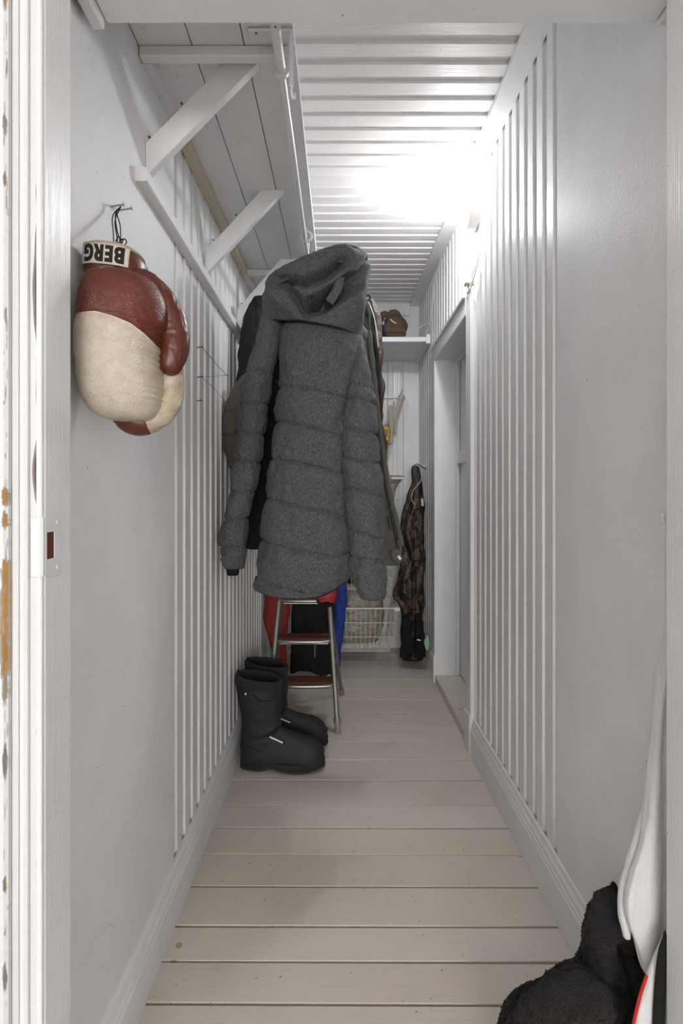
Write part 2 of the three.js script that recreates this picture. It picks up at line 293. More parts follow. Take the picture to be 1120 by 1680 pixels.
// tongue boards of the walls
const profile = (p, a = .028, h = GROOVE) => [[0, -.008], [p - .0004, -.008], [p - .0004, h - .0018], [p - .0022, h], [a + .0035, h], [a, 0], [0, 0]];
const leftMap = (Z0) => (s, n, l) => new V3(LW - GROOVE + n, l, -(Z0 + s));
const rightMap = (Z0) => (s, n, l) => new V3(RW + GROOVE - n, l, -(Z0 + s));
{
  const w = struct('wall_left', 'white painted wall of narrow tongue boards with a smooth panel in front', 'wall');
  mesh('wall_core', boxAt(-.60, LW - GROOVE - .006, 0, 2.75, -4.10, -.70, .001), M.wall, w);
  mesh('panel', boxAt(LW - .012, LW + .002, .0, ceilY(1) + .0, -1.452, -.72, .001), M.wall, w);
  for (let k = 0; k < 32; k++) { const Z0 = 1.4537 + k * .0795; if (Z0 + .07 > BACK + .03) break; mesh('plank', prism(profile(.0795), 0, ceilY(Z0) + .012, leftMap(Z0)), plankMats[k * 7 % 4], w); }
}
const DOOR = { near: 2.425, far: 3.225, top: 1.94, casing: .09 };
{
  const w = struct('wall_right', 'white painted wall of narrow tongue boards with a doorway', 'wall');
  const back = RW + GROOVE + .006;
  mesh('wall_core', boxAt(back, .74, 0, 2.75, -DOOR.near + .02, -.60, .001), M.wall, w);
  mesh('wall_core', boxAt(back, .74, 0, 2.75, -4.10, -DOOR.far - .02, .001), M.wall, w);
  mesh('wall_core', boxAt(back, .74, DOOR.top + .02, 2.75, -DOOR.far - .03, -DOOR.near + .03, .001), M.wall, w);
  mesh('panel', boxAt(RW - .002, RW + .012, 0, ceilY(1), -1.440, -.62, .001), M.wall, w);
  for (let k = 0; k < 34; k++) {
    const Z0 = 1.441 + k * .0768; if (Z0 + .07 > BACK + .03) break;
    const over = Z0 + .0768 > DOOR.near - .06 && Z0 < DOOR.far + .06;
    mesh('plank', prism(profile(.0768), over ? DOOR.top + .05 : 0, ceilY(Z0) + .012, rightMap(Z0)), plankMats[k * 5 % 4], w);
  }
}
{
  const w = struct('wall_back', 'white end wall of flat vertical boards', 'wall');
  mesh('wall_core', boxAt(-.60, .74, 0, 2.75, -BACK - .13, -BACK - .018, .001), M.wall, w);
  const e = [-.46, -.345, -.23, -.115, 0, .115, .2, .3, .355, .47, .595];
  for (let i = 0; i < e.length - 1; i++) mesh('plank', boxAt(e[i] + .0008, e[i + 1] - .0008, 0, 2.60, -BACK - .018, -BACK + (i % 3 === 1 ? .0015 : 0), .004), plankMats[i % 4], w);
}
{
  const c = struct('ceiling', 'white ceiling of narrow stepped boards laid across the corridor', 'ceiling');
  mesh('ceiling_core', prism([[0, 0], [3.3, 0], [3.3, .1], [0, .1]], -.60, .74, (s, n, l) => new V3(l, ceilY(.85 + s) + GROOVE + .006 + n, -(.85 + s))), M.ceil, c);
  for (let k = -7; k < 32; k++) { const Z0 = 1.5414 + k * .079; if (Z0 > BACK) break; mesh('plank', prism(profile(.079, .028), -.468, .6, (s, n, l) => new V3(l, ceilY(Z0 + s) + GROOVE - n, -(Z0 + s))), k % 3 ? M.ceil : M.ceilB, c); }
}
// trims along ceiling and floor
{
  const t1 = struct('trim_1', 'white flat strip between ceiling and right wall', 'trim');
  const cut = 1.965;                                           // the strip is in two lengths, butted
  for (const [a, b] of [[.93, cut - .0008], [cut + .0008, BACK]]) mesh('strip', prism([[.517, 0], [RW, 0], [RW, -.018], [.519, -.018], [.517, -.016]], a, b, (s, n, l) => new V3(s, ceilY(l) + n, -l)), M.trim, t1);
  const t2 = struct('trim_2', 'white flat strip between ceiling and end wall', 'trim');
  mesh('strip', boxAt(-.45, .517, 2.455, 2.546, -BACK, -BACK + .02, .002), M.trim, t2);
  const bb = [[0, 0], [.022, 0], [.022, .098], [.0195, .102], [.0195, .114], [.016, .119], [.014, .128], [.012, .138], [.007, .146], [0, .147]];
  const bl = struct('baseboard_left', 'white baseboard along the left wall', 'baseboard');
  mesh('board', prism(bb.map(p => [p[0], p[1] * .94]), .80, BACK, (s, n, l) => new V3(LW + s, n, -l)), M.trim, bl);
  const br = struct('baseboard_right', 'white moulded baseboard along the right wall', 'baseboard');
  const b2 = [[0, 0], [.018, 0], [.018, .104], [.0155, .109], [.0155, .118], [.0125, .122], [.0125, .132], [.008, .140], [.006, .155], [0, .158]];
  mesh('board', prism(b2, .62, DOOR.near - DOOR.casing - .004, (s, n, l) => new V3(RW - s, n, -l)), M.trim, br);
  mesh('board', prism(b2, DOOR.far + DOOR.casing, BACK, (s, n, l) => new V3(RW - s, n, -l)), M.trim, br);
}
// the doorway on the right
{
  const d = struct('door_2', 'white closed door deep in the doorway of the right wall', 'door');
  const cf = RW - .016, cs = DOOR.casing;
  mesh('casing', boxAt(cf, RW + .004, .0, DOOR.top + .10, -DOOR.near, -DOOR.near + cs, .004), M.trim, d);
  mesh('casing', boxAt(cf, RW + .004, .0, DOOR.top, -DOOR.far - cs, -DOOR.far, .004), M.trim, d);
  mesh('casing', boxAt(cf, RW + .004, DOOR.top, DOOR.top + cs, -DOOR.far - cs, -DOOR.near - .001, .004), M.trim, d);
  mesh('moulding', boxAt(cf - .012, cf + .003, DOOR.top + cs - .012, DOOR.top + cs + .006, -DOOR.far - cs - .01, -DOOR.near - .001, .004), M.trim, d);
  mesh('plinth', boxAt(cf - .006, RW + .004, 0, .165, -DOOR.near - .002, -DOOR.near + cs + .004, .003), M.trim, d);
  mesh('plinth', boxAt(cf - .006, RW + .004, 0, .165, -DOOR.far - cs - .004, -DOOR.far + .002, .003), M.trim, d);
  mesh('jamb', boxAt(RW, .90, .0, DOOR.top + .03, -DOOR.far - .03, -DOOR.far, .002), M.trim, d);
  mesh('jamb', boxAt(RW, .90, .0, DOOR.top + .03, -DOOR.near, -DOOR.near + .03, .002), M.trim, d);
  mesh('head_jamb', boxAt(RW, .90, DOOR.top, DOOR.top + .03, -DOOR.far, -DOOR.near, .002), M.trim, d);
  mesh('door_stop', boxAt(.695, .72, .05, DOOR.top, -DOOR.far, -DOOR.far + .016, .002), M.trim, d);
  mesh('door_stop', boxAt(.695, .72, DOOR.top - .016, DOOR.top, -DOOR.far + .016, -DOOR.near, .002), M.trim, d);
  mesh('leaf', boxAt(.722, .765, .055, DOOR.top - .004, -DOOR.far + .008, -DOOR.near - .003, .003), M.trim, d);
  mesh('leaf_batten', boxAt(.700, .722, 1.315, 1.385, -DOOR.far + .016, -DOOR.far + .30, .003), M.trim, d);
  mesh('backing', boxAt(.77, .80, 0, 2.1, -DOOR.far - .03, -DOOR.near + .03, .001), M.gap, d);
  mesh('threshold', boxAt(RW - .012, .76, -.02, .048, -DOOR.far, -DOOR.near, .004), M.floor, d);
}
// the doorway the camera looks through
const chipMap = tex(canvas(256, 2048, (g, w, h) => {
  g.fillStyle = '#ffffff'; g.fillRect(0, 0, w, h);
  const chip = (x, y, rx, ry, c) => { g.fillStyle = c; g.beginPath(); for (let k = 0; k <= 30; k++) { const a = k / 30 * 6.283, q = 1 + .5 * noise3(Math.cos(a) * 2.2 + x, Math.sin(a) * 2.2 + y, 2); g.lineTo(x + Math.cos(a) * rx * q, y + Math.sin(a) * ry * q); } g.fill(); };
  const Y = (m) => h * (1 - m / 2.0);
  for (const [m, ry, rx, c] of [[1.80, 34, 14, '#c1a374'], [1.77, 20, 9, '#b39468'], [1.60, 12, 8, '#9a948c'], [1.53, 9, 6, '#a08a6a'], [1.12, 12, 16, '#b48a52'], [1.09, 10, 12, '#b98f56'], [.995, 40, 22, '#bb8d52'], [.955, 44, 24, '#c09256'], [.91, 40, 20, '#b78950'], [.87, 18, 10, '#a99a86'], [.78, 22, 9, '#8d8880'], [.62, 10, 7, '#94897a'], [.50, 16, 8, '#8a8279'], [.38, 30, 9, '#7d746b'], [.33, 18, 7, '#867c72']]) { chip(8, Y(m), rx * .62, ry * 1.1, '#b5b3b0'); chip(7, Y(m), rx * .5, ry, c); }
  for (let i = 0; i < 120; i++) { g.fillStyle = grey(rr(130, 210), rr(.3, .8)); g.beginPath(); g.ellipse(rr(1, 9), rr(0, h), rr(.6, 2), rr(2, 12), 0, 0, 7); g.fill(); }
}), 1, 1);
chipMap.repeat.set(1 / .10, 1 / 2.0);
M.chipped = std({ color: 0xe0e1e4, map: chipMap, roughness: .4, bumpMap: paintBump, bumpScale: .0012 });
const redChip = tex(canvas(128, 2048, (g, w, h) => {
  g.fillStyle = '#ffffff'; g.fillRect(0, 0, w, h); const Y = (m) => h * (1 - m / 2.0);
  const strip = (m0, m1, wd, c) => { g.fillStyle = c; g.beginPath(); g.moveTo(0, Y(m0)); for (let k = 0; k <= 40; k++) { const y = lerp(Y(m0), Y(m1), k / 40); g.lineTo(Math.max(0, wd * (.75 + .3 * noise3(y * .012, wd * .01, 3)) * Math.sin(Math.PI * clamp(k / 40, .02, .98)) ** .35), y); } g.lineTo(0, Y(m1)); g.fill(); };
  strip(1.22, 1.58, 30, '#8d8b8a'); strip(1.23, 1.57, 22, '#70463c'); strip(1.24, 1.38, 14, '#8a6a52'); strip(1.10, 1.21, 30, '#8d8b8a'); strip(1.11, 1.20, 24, '#7a4a40');
  for (let i = 0; i < 90; i++) { g.fillStyle = grey(rr(70, 170), rr(.3, .9)); g.beginPath(); g.ellipse(rr(0, 14), rr(Y(1.6), Y(.55)), rr(.8, 3), rr(2, 14), 0, 0, 7); g.fill(); }
}), 1, 1);
redChip.repeat.set(1 / .05, 1 / 2.0);
M.redChip = std({ color: 0xdfe0e2, map: redChip, roughness: .4, bumpMap: paintBump, bumpScale: .0008 });
function chipBox(x0, x1, y0, y1, z0, z1, uvOf) { const g = cbox(Math.abs(x1 - x0), Math.abs(y1 - y0), Math.abs(z1 - z0), .004); g.translate((x0 + x1) / 2, (y0 + y1) / 2, (z0 + z1) / 2); const p = g.attributes.position, u = g.attributes.uv; for (let i = 0; i < p.count; i++) { const q = uvOf(p.getX(i), p.getY(i), p.getZ(i)); u.setXY(i, q[0], q[1]); } return g; }
{
  const d = struct('door_1', 'white worn door frame around the open doorway in front', 'door frame');
  // left side: jamb face, rebate edge, moulded casing, outer board with chipped edge
  mesh('jamb', boxAt(-.52, -.400, 0, 2.05, -.800, -.727, .003), M.trim, d);
  mesh('rebate_strip', chipBox(-.52, -.4015, 0, 2.05, -.7275, -.7205, (x, y, z) => [Math.max(0, -.4015 - x), y]), M.redChip, d);
  mesh('rebate_bead', limb([new V3(-.4045, 0, -.7235), new V3(-.4045, 2.05, -.7235)], .0042, { n: 12, m: 2, round: false }), M.trim, d);
  mesh('casing', boxAt(-.56, -.4155, 0, 2.08, -.7215, -.7105, .0035), M.trim, d);
  mesh('casing', boxAt(-.60, -.4235, 0, 2.08, -.7125, -.7030, .0045), M.trim, d);
  mesh('outer_board', chipBox(-.70, -.4285, 0, 2.10, -.7040, -.690, (x, y, z) => [Math.max(0, -.4285 - x) , y]), M.chipped, d);
  const sp = mesh('strike_plate', (() => { const s = new THREE.Shape(); s.moveTo(.727, 1.010); s.lineTo(.7655, 1.010); s.lineTo(.7655, 1.095); s.lineTo(.727, 1.095); s.closePath(); const h = new THREE.Path(); h.moveTo(.7305, 1.034); h.lineTo(.7505, 1.034); h.lineTo(.7505, 1.072); h.lineTo(.7305, 1.072); h.closePath(); s.holes.push(h); const g = new THREE.ExtrudeGeometry(s, { depth: .0016, bevelEnabled: true, bevelSize: .0006, bevelThickness: .0006, bevelSegments: 2 }); g.applyMatrix4(new THREE.Matrix4().set(0, 0, 1, -.4006, 0, 1, 0, 0, -1, 0, 0, 0, 0, 0, 0, 1)); return g; })(), M.metalWhite, d);
  mesh('lip', boxAt(-.4165, -.3985, 1.010, 1.095, -.7275, -.7185, .003), M.metalWhite, sp);
  mesh('keep_hole', boxAt(-.4012, -.3994, 1.034, 1.072, -.7507, -.7303, .0002), M.rust, sp);
  for (const y of [1.021, 1.084]) mesh('screw', new THREE.SphereGeometry(.0035, 10, 6).scale(.4, 1, 1).translate(-.3985, y, -.757), M.metalWhite, sp);
  mesh('jamb', boxAt(.540, .70, 0, 2.05, -.890, -.62, .004), M.trim, d);
  mesh('casing', boxAt(.556, .80, 0, 2.05, -.64, -.60, .004), M.trim, d);
  mesh('head', boxAt(-.4145, .561, 1.961, 2.40, -.955, -.69, .003), M.trim, d);
  mesh('corner_batten', boxAt(-.437, -.4150, 1.945, 2.02, -.950, -.70, .003), M.trim, d);
  mesh('corner_batten', boxAt(.5615, .584, 1.953, 2.02, -.952, -.70, .003), M.trim, d);
}
// the room behind the camera, with an added window for fill light
{
  const f = struct('wall_front', 'white wall around the doorway, room side', 'wall');
  mesh('wall_piece', boxAt(-1.6, -.50, 0, 2.6, -.80, -.71, .001), M.wall, f);
  mesh('wall_piece', boxAt(.60, 1.6, 0, 2.6, -.80, -.64, .001), M.wall, f);
  mesh('wall_piece', boxAt(-.60, .70, 2.02, 2.75, -.94, -.71, .001), M.wall, f);
  const s1 = struct('wall_side', 'white wall of the room behind', 'wall'); mesh('wall_piece', boxAt(-1.7, -1.6, 0, 2.6, -.80, 5.6, .001), M.wall, s1); mesh('wall_piece', boxAt(1.6, 1.7, 0, 2.6, -.80, 5.6, .001), M.wall, s1);
  const s2 = struct('wall_rear', 'white rear wall of the room behind, open for the added fill window', 'wall');
  mesh('wall_piece', boxAt(-1.7, 1.7, 0, .55, 5.5, 5.6, .001), M.wall, s2); mesh('wall_piece', boxAt(-1.7, 1.7, 2.35, 2.6, 5.5, 5.6, .001), M.wall, s2);
  mesh('wall_piece', boxAt(-1.7, -1.05, .55, 2.35, 5.5, 5.6, .001), M.wall, s2); mesh('wall_piece', boxAt(1.25, 1.7, .55, 2.35, 5.5, 5.6, .001), M.wall, s2);
  const fl = struct('floor_room', 'floor of the room behind', 'floor'); mesh('slab', boxAt(-1.7, 1.7, -.1, -.001, -.31, 5.6, .001), M.floor, fl);
  const cl = struct('ceiling_room', 'ceiling of the room behind', 'ceiling'); mesh('slab', boxAt(-1.7, 1.7, 2.6, 2.7, -.80, 5.6, .001), M.ceil, cl);
  const wn = struct('window_1', 'added unseen fill window with a glowing pane in the room behind', 'window');
  mesh('fill_pane', boxAt(-1.05, 1.25, .55, 2.35, 5.54, 5.55, .001), std({ color: 0xffffff, roughness: 1, emissive: new THREE.Color(1, .985, .97), emissiveIntensity: .8 }), wn);  // unseen glowing surface, added to go with the fill light
  for (const q of [[-1.07, 1.27, .53, .60], [-1.07, 1.27, 2.30, 2.37], [-1.07, -1.0, .60, 2.30], [1.20, 1.27, .60, 2.30]]) mesh('fill_frame', boxAt(...q, 5.47, 5.52), M.trim, wn);
}

// ───────────────────────── lamp, box and cables on the right wall ─────────────────────────
{
  const t = thing('wall_lamp', 'bare white bulb glowing in a round porcelain holder high on the right wall', 'lamp', null, new V3(RW, 2.31, -2.278));
  const lathe = (pts, seg = 36) => new THREE.LatheGeometry(pts.map(p => new THREE.Vector2(...p)), seg).rotateZ(Math.PI / 2);
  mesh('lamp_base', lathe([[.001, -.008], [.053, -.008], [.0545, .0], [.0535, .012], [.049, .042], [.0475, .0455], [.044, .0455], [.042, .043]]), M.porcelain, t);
  mesh('socket_plate', lathe([[.0005, .040], [.034, .040], [.0425, .0435]]), M.boxPlastic, t);
  mesh('socket', lathe([[.0165, .036], [.0185, .041], [.0185, .047], [.0155, .052], [.001, .052]]), M.plastic, t);
  const bulb = mesh('bulb', lathe([[.012, .050], [.0125, .058], [.0155, .066], [.0225, .078], [.029, .090], [.0325, .104], [.032, .118], [.0275, .131], [.019, .140], [.009, .1445], [.0005, .1455]]), std({ color: 0xffffff, roughness: .4, emissive: new THREE.Color(.965, .98, 1), emissiveIntensity: 2.2 }), t);
  bulbLight.position.set(RW - .105, 2.31, -2.278);
}
{
  const b = thing('junction_box', 'small cream cable junction box above the door casing', 'box', null, new V3(RW, 2.082, -2.36));
  mesh('box_body', cbox(.042, .060, .048, .004).translate(-.014, 0, 0), M.boxPlastic, b);
  mesh('cable_entry', merge([new THREE.CylinderGeometry(.008, .006, .02, 12).translate(-.014, -.038, -.006), new THREE.CylinderGeometry(.008, .006, .018, 12).translate(-.014, -.037, .012)]), M.cream, b);
  const cable = (name, label, pts, r = .0035, m = 60) => { const o = mesh(name, limb(pts, r, { n: 8, m }), M.plastic); o.userData = { label, category: 'cable' }; return o; };
  const x = RW - .003;
  cable('cable', 'white cable running straight down from the lamp holder to the junction box', [new V3(x, 2.262, -2.30), new V3(x, 2.20, -2.318), new V3(x - .001, 2.15, -2.33), new V3(x - .005, 2.113, -2.345)]);
  cable('cable', 'white cable looping from the ceiling strip past the lamp into the junction box side', [new V3(x, 2.452, -2.235), new V3(x, 2.43, -2.222), new V3(x, 2.36, -2.205), new V3(x, 2.25, -2.20), new V3(x, 2.16, -2.204), new V3(x - .012, 2.10, -2.235), new V3(x - .014, 2.07, -2.285), new V3(x - .012, 2.075, -2.333)]);
  cable('cable', 'white cable curling under the junction box beside the casing top', [new V3(x, 2.17, -2.185), new V3(x - .010, 2.10, -2.208), new V3(x - .018, 2.035, -2.27), new V3(x - .016, 2.020, -2.325), new V3(x - .013, 2.042, -2.352)]);
  cable('cable', 'thin white cable from the ceiling corner down to the cap shelf', [new V3(x, 2.492, -2.95), new V3(x, 2.488, -3.10), new V3(x, 2.44, -3.28), new V3(x, 2.30, -3.40), new V3(x - .002, 2.24, -3.45), new V3(x - .02, 2.185, -3.52), new V3(x - .03, 2.163, -3.56)], .004);
  cable('cable', 'thin white cable arching over the cap shelf to the right wall', [new V3(.50, 2.160, -3.60), new V3(.505, 2.215, -3.58), new V3(.535, 2.245, -3.55), new V3(.565, 2.25, -3.52), new V3(.582, 2.25, -3.50)], .004);
}

// ───────────────────────── the coat shelf on the left wall ─────────────────────────
const shY = (Z) => 2.085 + .032 * Z, rodY = (Z) => 2.062 + .014 * Z, ROD = -.131;
{
  const s = thing('coat_shelf', 'white plank coat shelf on diagonal struts along the left wall', 'shelf', null);
  const e = [-.447, -.328, -.2115, -.098];
  for (let i = 0; i < 3; i++) mesh('shelf_plank', prism([[e[i] + .0016, 0], [e[i + 1] - .0016, 0], [e[i + 1] - .0012, .0008], [e[i + 1] - .0012, .021], [e[i] + .0012, .021], [e[i] + .0012, .0008]], .97, 3.42, (a, n, l) => new V3(a, shY(l) + n, -l)), M.shelf, s);
  for (let i = 1; i < 3; i++) mesh('gap_shade', prism([[e[i] - .006, .010], [e[i] + .006, .010], [e[i] + .006, .015], [e[i] - .006, .015]], .97, 3.42, (a, n, l) => new V3(a, shY(l) + n, -l)), M.gap, s);  // added dark strip standing in for the shade inside the plank gaps
  mesh('wall_batten', prism([[LW + .002, 0], [LW + .024, 0], [LW + .024, -.024], [LW + .002, -.024]], 1.215, 1.50, (a, n, l) => new V3(a, shY(l) + n, -l)), M.shelf, s);
  mesh('wall_batten', prism([[LW + .001, -.001], [LW + .026, -.001], [LW + .026, -.028], [LW + .001, -.028]], 1.502, 2.455, (a, n, l) => new V3(a, shY(l) + n, -l)), M.cream, s).userData.label = 'unpainted cream batten';
  mesh('wall_batten', prism([[LW + .001, 0], [LW + .026, 0], [LW + .026, -.028], [LW + .001, -.028]], 2.457, 3.40, (a, n, l) => new V3(a, shY(l) + n, -l)), M.shelf, s);
  for (const Z of [1.19, 2.46]) mesh('cross_cleat', beam(new V3(LW + .004, shY(Z) - .0125, -Z - .012), new V3(-.106, shY(Z) - .0125, -Z - .012), .025, .024, new V3(0, 0, 1), .003), M.shelf, s);
  mesh('ledger_rail', prism([[LW, 1.812], [LW + .024, 1.812], [LW + .027, 1.815], [LW + .027, 1.840], [LW + .024, 1.843], [LW, 1.843]], 1.175, 3.30, (a, n, l) => new V3(a, n, -l)), M.shelf, s);
  for (const Z of [1.238, 1.785, 2.345]) {
    const a = new V3(-.452, 1.893, 0), b = new V3(-.215, shY(Z) + .008, 0), d = b.clone().sub(a), nrm = new V3(-d.y, d.x, 0).normalize().multiplyScalar(.0265);
    const q = [a.clone().add(nrm), a.clone().sub(nrm), b.clone().sub(nrm), b.clone().add(nrm)];
    const wl = LW + .003, wy = shY(Z) - .0005, cutX = (p, r) => { const t = (wl - p.x) / (r.x - p.x); return [wl, lerp(p.y, r.y, t)]; }, cutY = (p, r) => { const t = (wy - p.y) / (r.y - p.y); return [lerp(p.x, r.x, t), wy]; };
    const poly = [cutX(q[0], q[3]), cutX(q[1], q[2]), cutY(q[1], q[2]), cutY(q[0], q[3])];
    mesh('strut', prism(poly, Z, Z + .021, (x, y, l) => new V3(x, y, -l)), M.shelf, s);
  }
  for (const [px, py, Z] of [[299, 172, 1.25], [246, 227, 1.245], [350, 395, 1.79], [388, 354, 1.79], [397, 499, 2.35], [421, 476, 2.35]]) { const p = at(px, py, Z); mesh('nail', bar(p, p.clone().add(new V3(-.002, .004, .003)), .0028, 8), M.nail, s); }
}
{
  const r = thing('clothes_rail', 'white round clothes rail under the coat shelf edge', 'clothes rail', null);
  const P0 = (Z) => new V3(ROD, rodY(Z), -Z);
  mesh('rod', bar(P0(1.19), P0(3.39), .0085, 18), M.metalWhite, r);
  mesh('end_sleeve', bar(P0(1.095), P0(1.212), .0108, 24), M.metalWhite, r);
  mesh('end_cap', merge([bar(P0(1.0935), P0(1.0955), .0098, 24)]), M.plastic, r);
  mesh('cap_screw', bar(P0(1.0925), P0(1.0940), .002, 8), M.nail, r);
  const fl = (Z, R) => new THREE.TorusGeometry(R, .0022, 10, 30).translate(ROD, rodY(Z) + .002, -Z);
  mesh('flange', merge([bar(P0(1.205), P0(1.213), .0168, 28)]), M.metalWhite, r);
  mesh('ring_holder', new THREE.TorusGeometry(.019, .0038, 12, 32).translate(ROD + .006, rodY(2.02) + .010, -2.02), M.plastic, r);
  const st = mesh('mounting_plate', merge([boxAt(-.196, -.104, shY(1.142) - .008, shY(1.142) - .0006, -1.172, -1.142, .002)]), M.metalWhite, r);
  mesh('strap', boxAt(-.1085, -.0985, shY(1.15) - .124, shY(1.142) - .001, -1.150, -1.146, .001), M.metalWhite, r);
  mesh('strap_hook', limb([new V3(-.103, 1.998, -1.148), new V3(-.103, 1.985, -1.150), new V3(-.100, 1.978, -1.156), new V3(-.098, 1.986, -1.162), new V3(-.098, 1.994, -1.163)], .003, { n: 8, m: 20 }), M.metalWhite, r);
  for (const x of [-.179, -.128]) mesh('screw', new THREE.SphereGeometry(.0035, 10, 8).translate(x, shY(1.15) - .006, -1.150), M.nail, st);
  mesh('rod_hanger', boxAt(ROD - .010, ROD + .010, rodY(3.36) - .012, shY(3.34) - .0006, -3.360, -3.356, .001), M.metalWhite, r);
  mesh('rod_hanger', boxAt(ROD - .006, ROD + .006, rodY(1.2) + .006, shY(1.18) - .0006, -1.182, -1.177, .001), M.metalWhite, r);
}

// ───────────────────────── boxing glove ─────────────────────────
{
  const g = thing('boxing_glove', 'old red and white leather boxing glove hanging upside down from nails on the left wall', 'boxing glove', null);
  const GZ = .925, X0 = 122, X1 = 290, Y0 = 436, Y1 = 700;
  const red = '#5c2415';
  const gloveTex = new THREE.CanvasTexture(canvas(1024, 1600, (c, w, h) => {
    const X = (p) => (p - X0) / (X1 - X0) * w, Y = (p) => (p - Y0) / (Y1 - Y0) * h;
    c.fillStyle = red; c.fillRect(0, 0, w, h);
    for (let i = 0; i < 300; i++) { const x = rr(0, w), y = rr(0, h * .5), r = rr(20, 120); const gr = c.createRadialGradient(x, y, 0, x, y, r); gr.addColorStop(0, rnd() > .5 ? 'rgba(118,50,30,.18)' : 'rgba(72,28,18,.2)'); gr.addColorStop(1, 'rgba(110,46,32,0)'); c.fillStyle = gr; c.fillRect(x - r, y - r, 2 * r, 2 * r); }
    // scuffs where the dye has rubbed off
    for (let i = 0; i < 90; i++) { const x = X(205 + 40 * (rnd() + rnd() - 1)), y = Y(518 + 14 * (rnd() + rnd() - 1) ); c.fillStyle = `rgba(214,170,140,${rr(.35, .9)})`; c.beginPath(); c.ellipse(x, y, rr(1, 5), rr(1, 3), rr(0, 3), 0, 7); c.fill(); }
    for (let i = 0; i < 70; i++) { const x = X(236 + 14 * (rnd() + rnd() - 1)), y = Y(505 + 24 * (rnd() + rnd() - 1)); c.strokeStyle = `rgba(205,150,122,${rr(.2, .6)})`; c.lineWidth = rr(1, 3); c.beginPath(); c.moveTo(x, y); c.lineTo(x + rr(4, 22), y + rr(3, 30)); c.stroke(); }
    for (let i = 0; i < 30; i++) { c.fillStyle = `rgba(224,196,176,${rr(.4, .9)})`; c.beginPath(); c.ellipse(X(rr(145, 250)), Y(rr(455, 530)), rr(1, 3), rr(1, 3), 0, 0, 7); c.fill(); }
    c.fillStyle = 'rgba(232,214,204,.9)'; c.beginPath(); c.ellipse(X(191), Y(461), 22, 6, -.5, 0, 7); c.fill();
    // white striking panel
    const edge = [[122, 552], [136, 543], [154, 537], [188, 535], [212, 540], [235, 548], [250, 559], [258, 568], [264, 580], [266, 610], [270, 700], [122, 700]];
    c.fillStyle = '#cdc2b0'; c.beginPath(); edge.forEach((p, i) => i ? c.lineTo(X(p[0]), Y(p[1])) : c.moveTo(X(p[0]), Y(p[1]))); c.fill(); c.save(); c.clip();
    for (let i = 0; i < 420; i++) { const x = X(rr(125, 275)), y = Y(rr(535, 698)), r = rr(20, 110), k = rnd(); const gr = c.createRadialGradient(x, y, 0, x, y, r); gr.addColorStop(0, k > .55 ? 'rgba(216,212,206,.3)' : k > .2 ? 'rgba(178,158,130,.2)' : 'rgba(150,128,100,.16)'); gr.addColorStop(1, 'rgba(200,188,170,0)'); c.fillStyle = gr; c.fillRect(x - r, y - r, 2 * r, 2 * r); }
    for (let i = 0; i < 500; i++) { c.strokeStyle = `rgba(120,98,74,${rr(.05, .3)})`; c.lineWidth = rr(.8, 2.4); const x = X(rr(125, 275)), y = Y(rr(535, 698)); c.beginPath(); c.moveTo(x, y); c.lineTo(x + rr(-24, 24), y + rr(-8, 10)); c.stroke(); }
    for (let i = 0; i < 46; i++) { c.fillStyle = `rgba(70,50,38,${rr(.2, .7)})`; c.beginPath(); c.ellipse(X(rr(130, 268)), Y(rr(545, 690)), rr(1, 5), rr(1, 3), rr(0, 3), 0, 7); c.fill(); }
    c.restore(); c.strokeStyle = 'rgba(228,219,202,.9)'; c.lineWidth = 7; c.beginPath(); edge.slice(0, 9).forEach((p, i) => i ? c.lineTo(X(p[0]), Y(p[1])) : c.moveTo(X(p[0]), Y(p[1]))); c.stroke();
  }));
  gloveTex.colorSpace = THREE.SRGBColorSpace;
  const fine = heightTex(256, 256, (u, v) => .5 + .3 * tileN(u, v, 14) + .2 * tileN(v, u, 40), 1, 1); fine.repeat.set(3, 4);
  const fistMat = new THREE.MeshPhysicalMaterial({ map: gloveTex, roughness: .42, bumpMap: fine, bumpScale: .0015, clearcoat: .15, clearcoatRoughness: .35 });
  const redMat = new THREE.MeshPhysicalMaterial({ color: 0x552011, roughness: .4, bumpMap: foldBump, bumpScale: .002, clearcoat: .2, clearcoatRoughness: .3 });
  const whiteMat = std({ color: 0xc9bfae, roughness: .5, bumpMap: foldBump, bumpScale: .003, map: tex(canvas(256, 256, (c, w, h) => { c.fillStyle = '#f4f0ea'; c.fillRect(0, 0, w, h); for (let i = 0; i < 160; i++) { const x = rr(0, w), y = rr(0, h), r = rr(8, 40); const q = c.createRadialGradient(x, y, 0, x, y, r); q.addColorStop(0, `rgba(170,146,116,${rr(.05, .25)})`); q.addColorStop(1, 'rgba(170,146,116,0)'); c.fillStyle = q; c.fillRect(x - r, y - r, 2 * r, 2 * r); } }), .12, .12) });
  const rows = [[450, 184, 216, GZ, .022], [454, 172, 232, GZ, .038], [461, 160, 248, GZ, .052], [472, 153, 259, GZ, .060], [498, 148, 270, GZ, .068], [530, 144, 272, GZ, .071], [551, 142, 266, GZ, .071], [578, 142, 259, GZ, .071], [605, 143, 259, GZ, .070], [630, 145, 260, GZ, .067], [650, 148, 259, GZ, .062], [664, 152, 257, GZ, .056], [675, 158, 253, GZ, .048], [682, 165, 249, GZ, .040], [687, 174, 243, GZ, .030]];
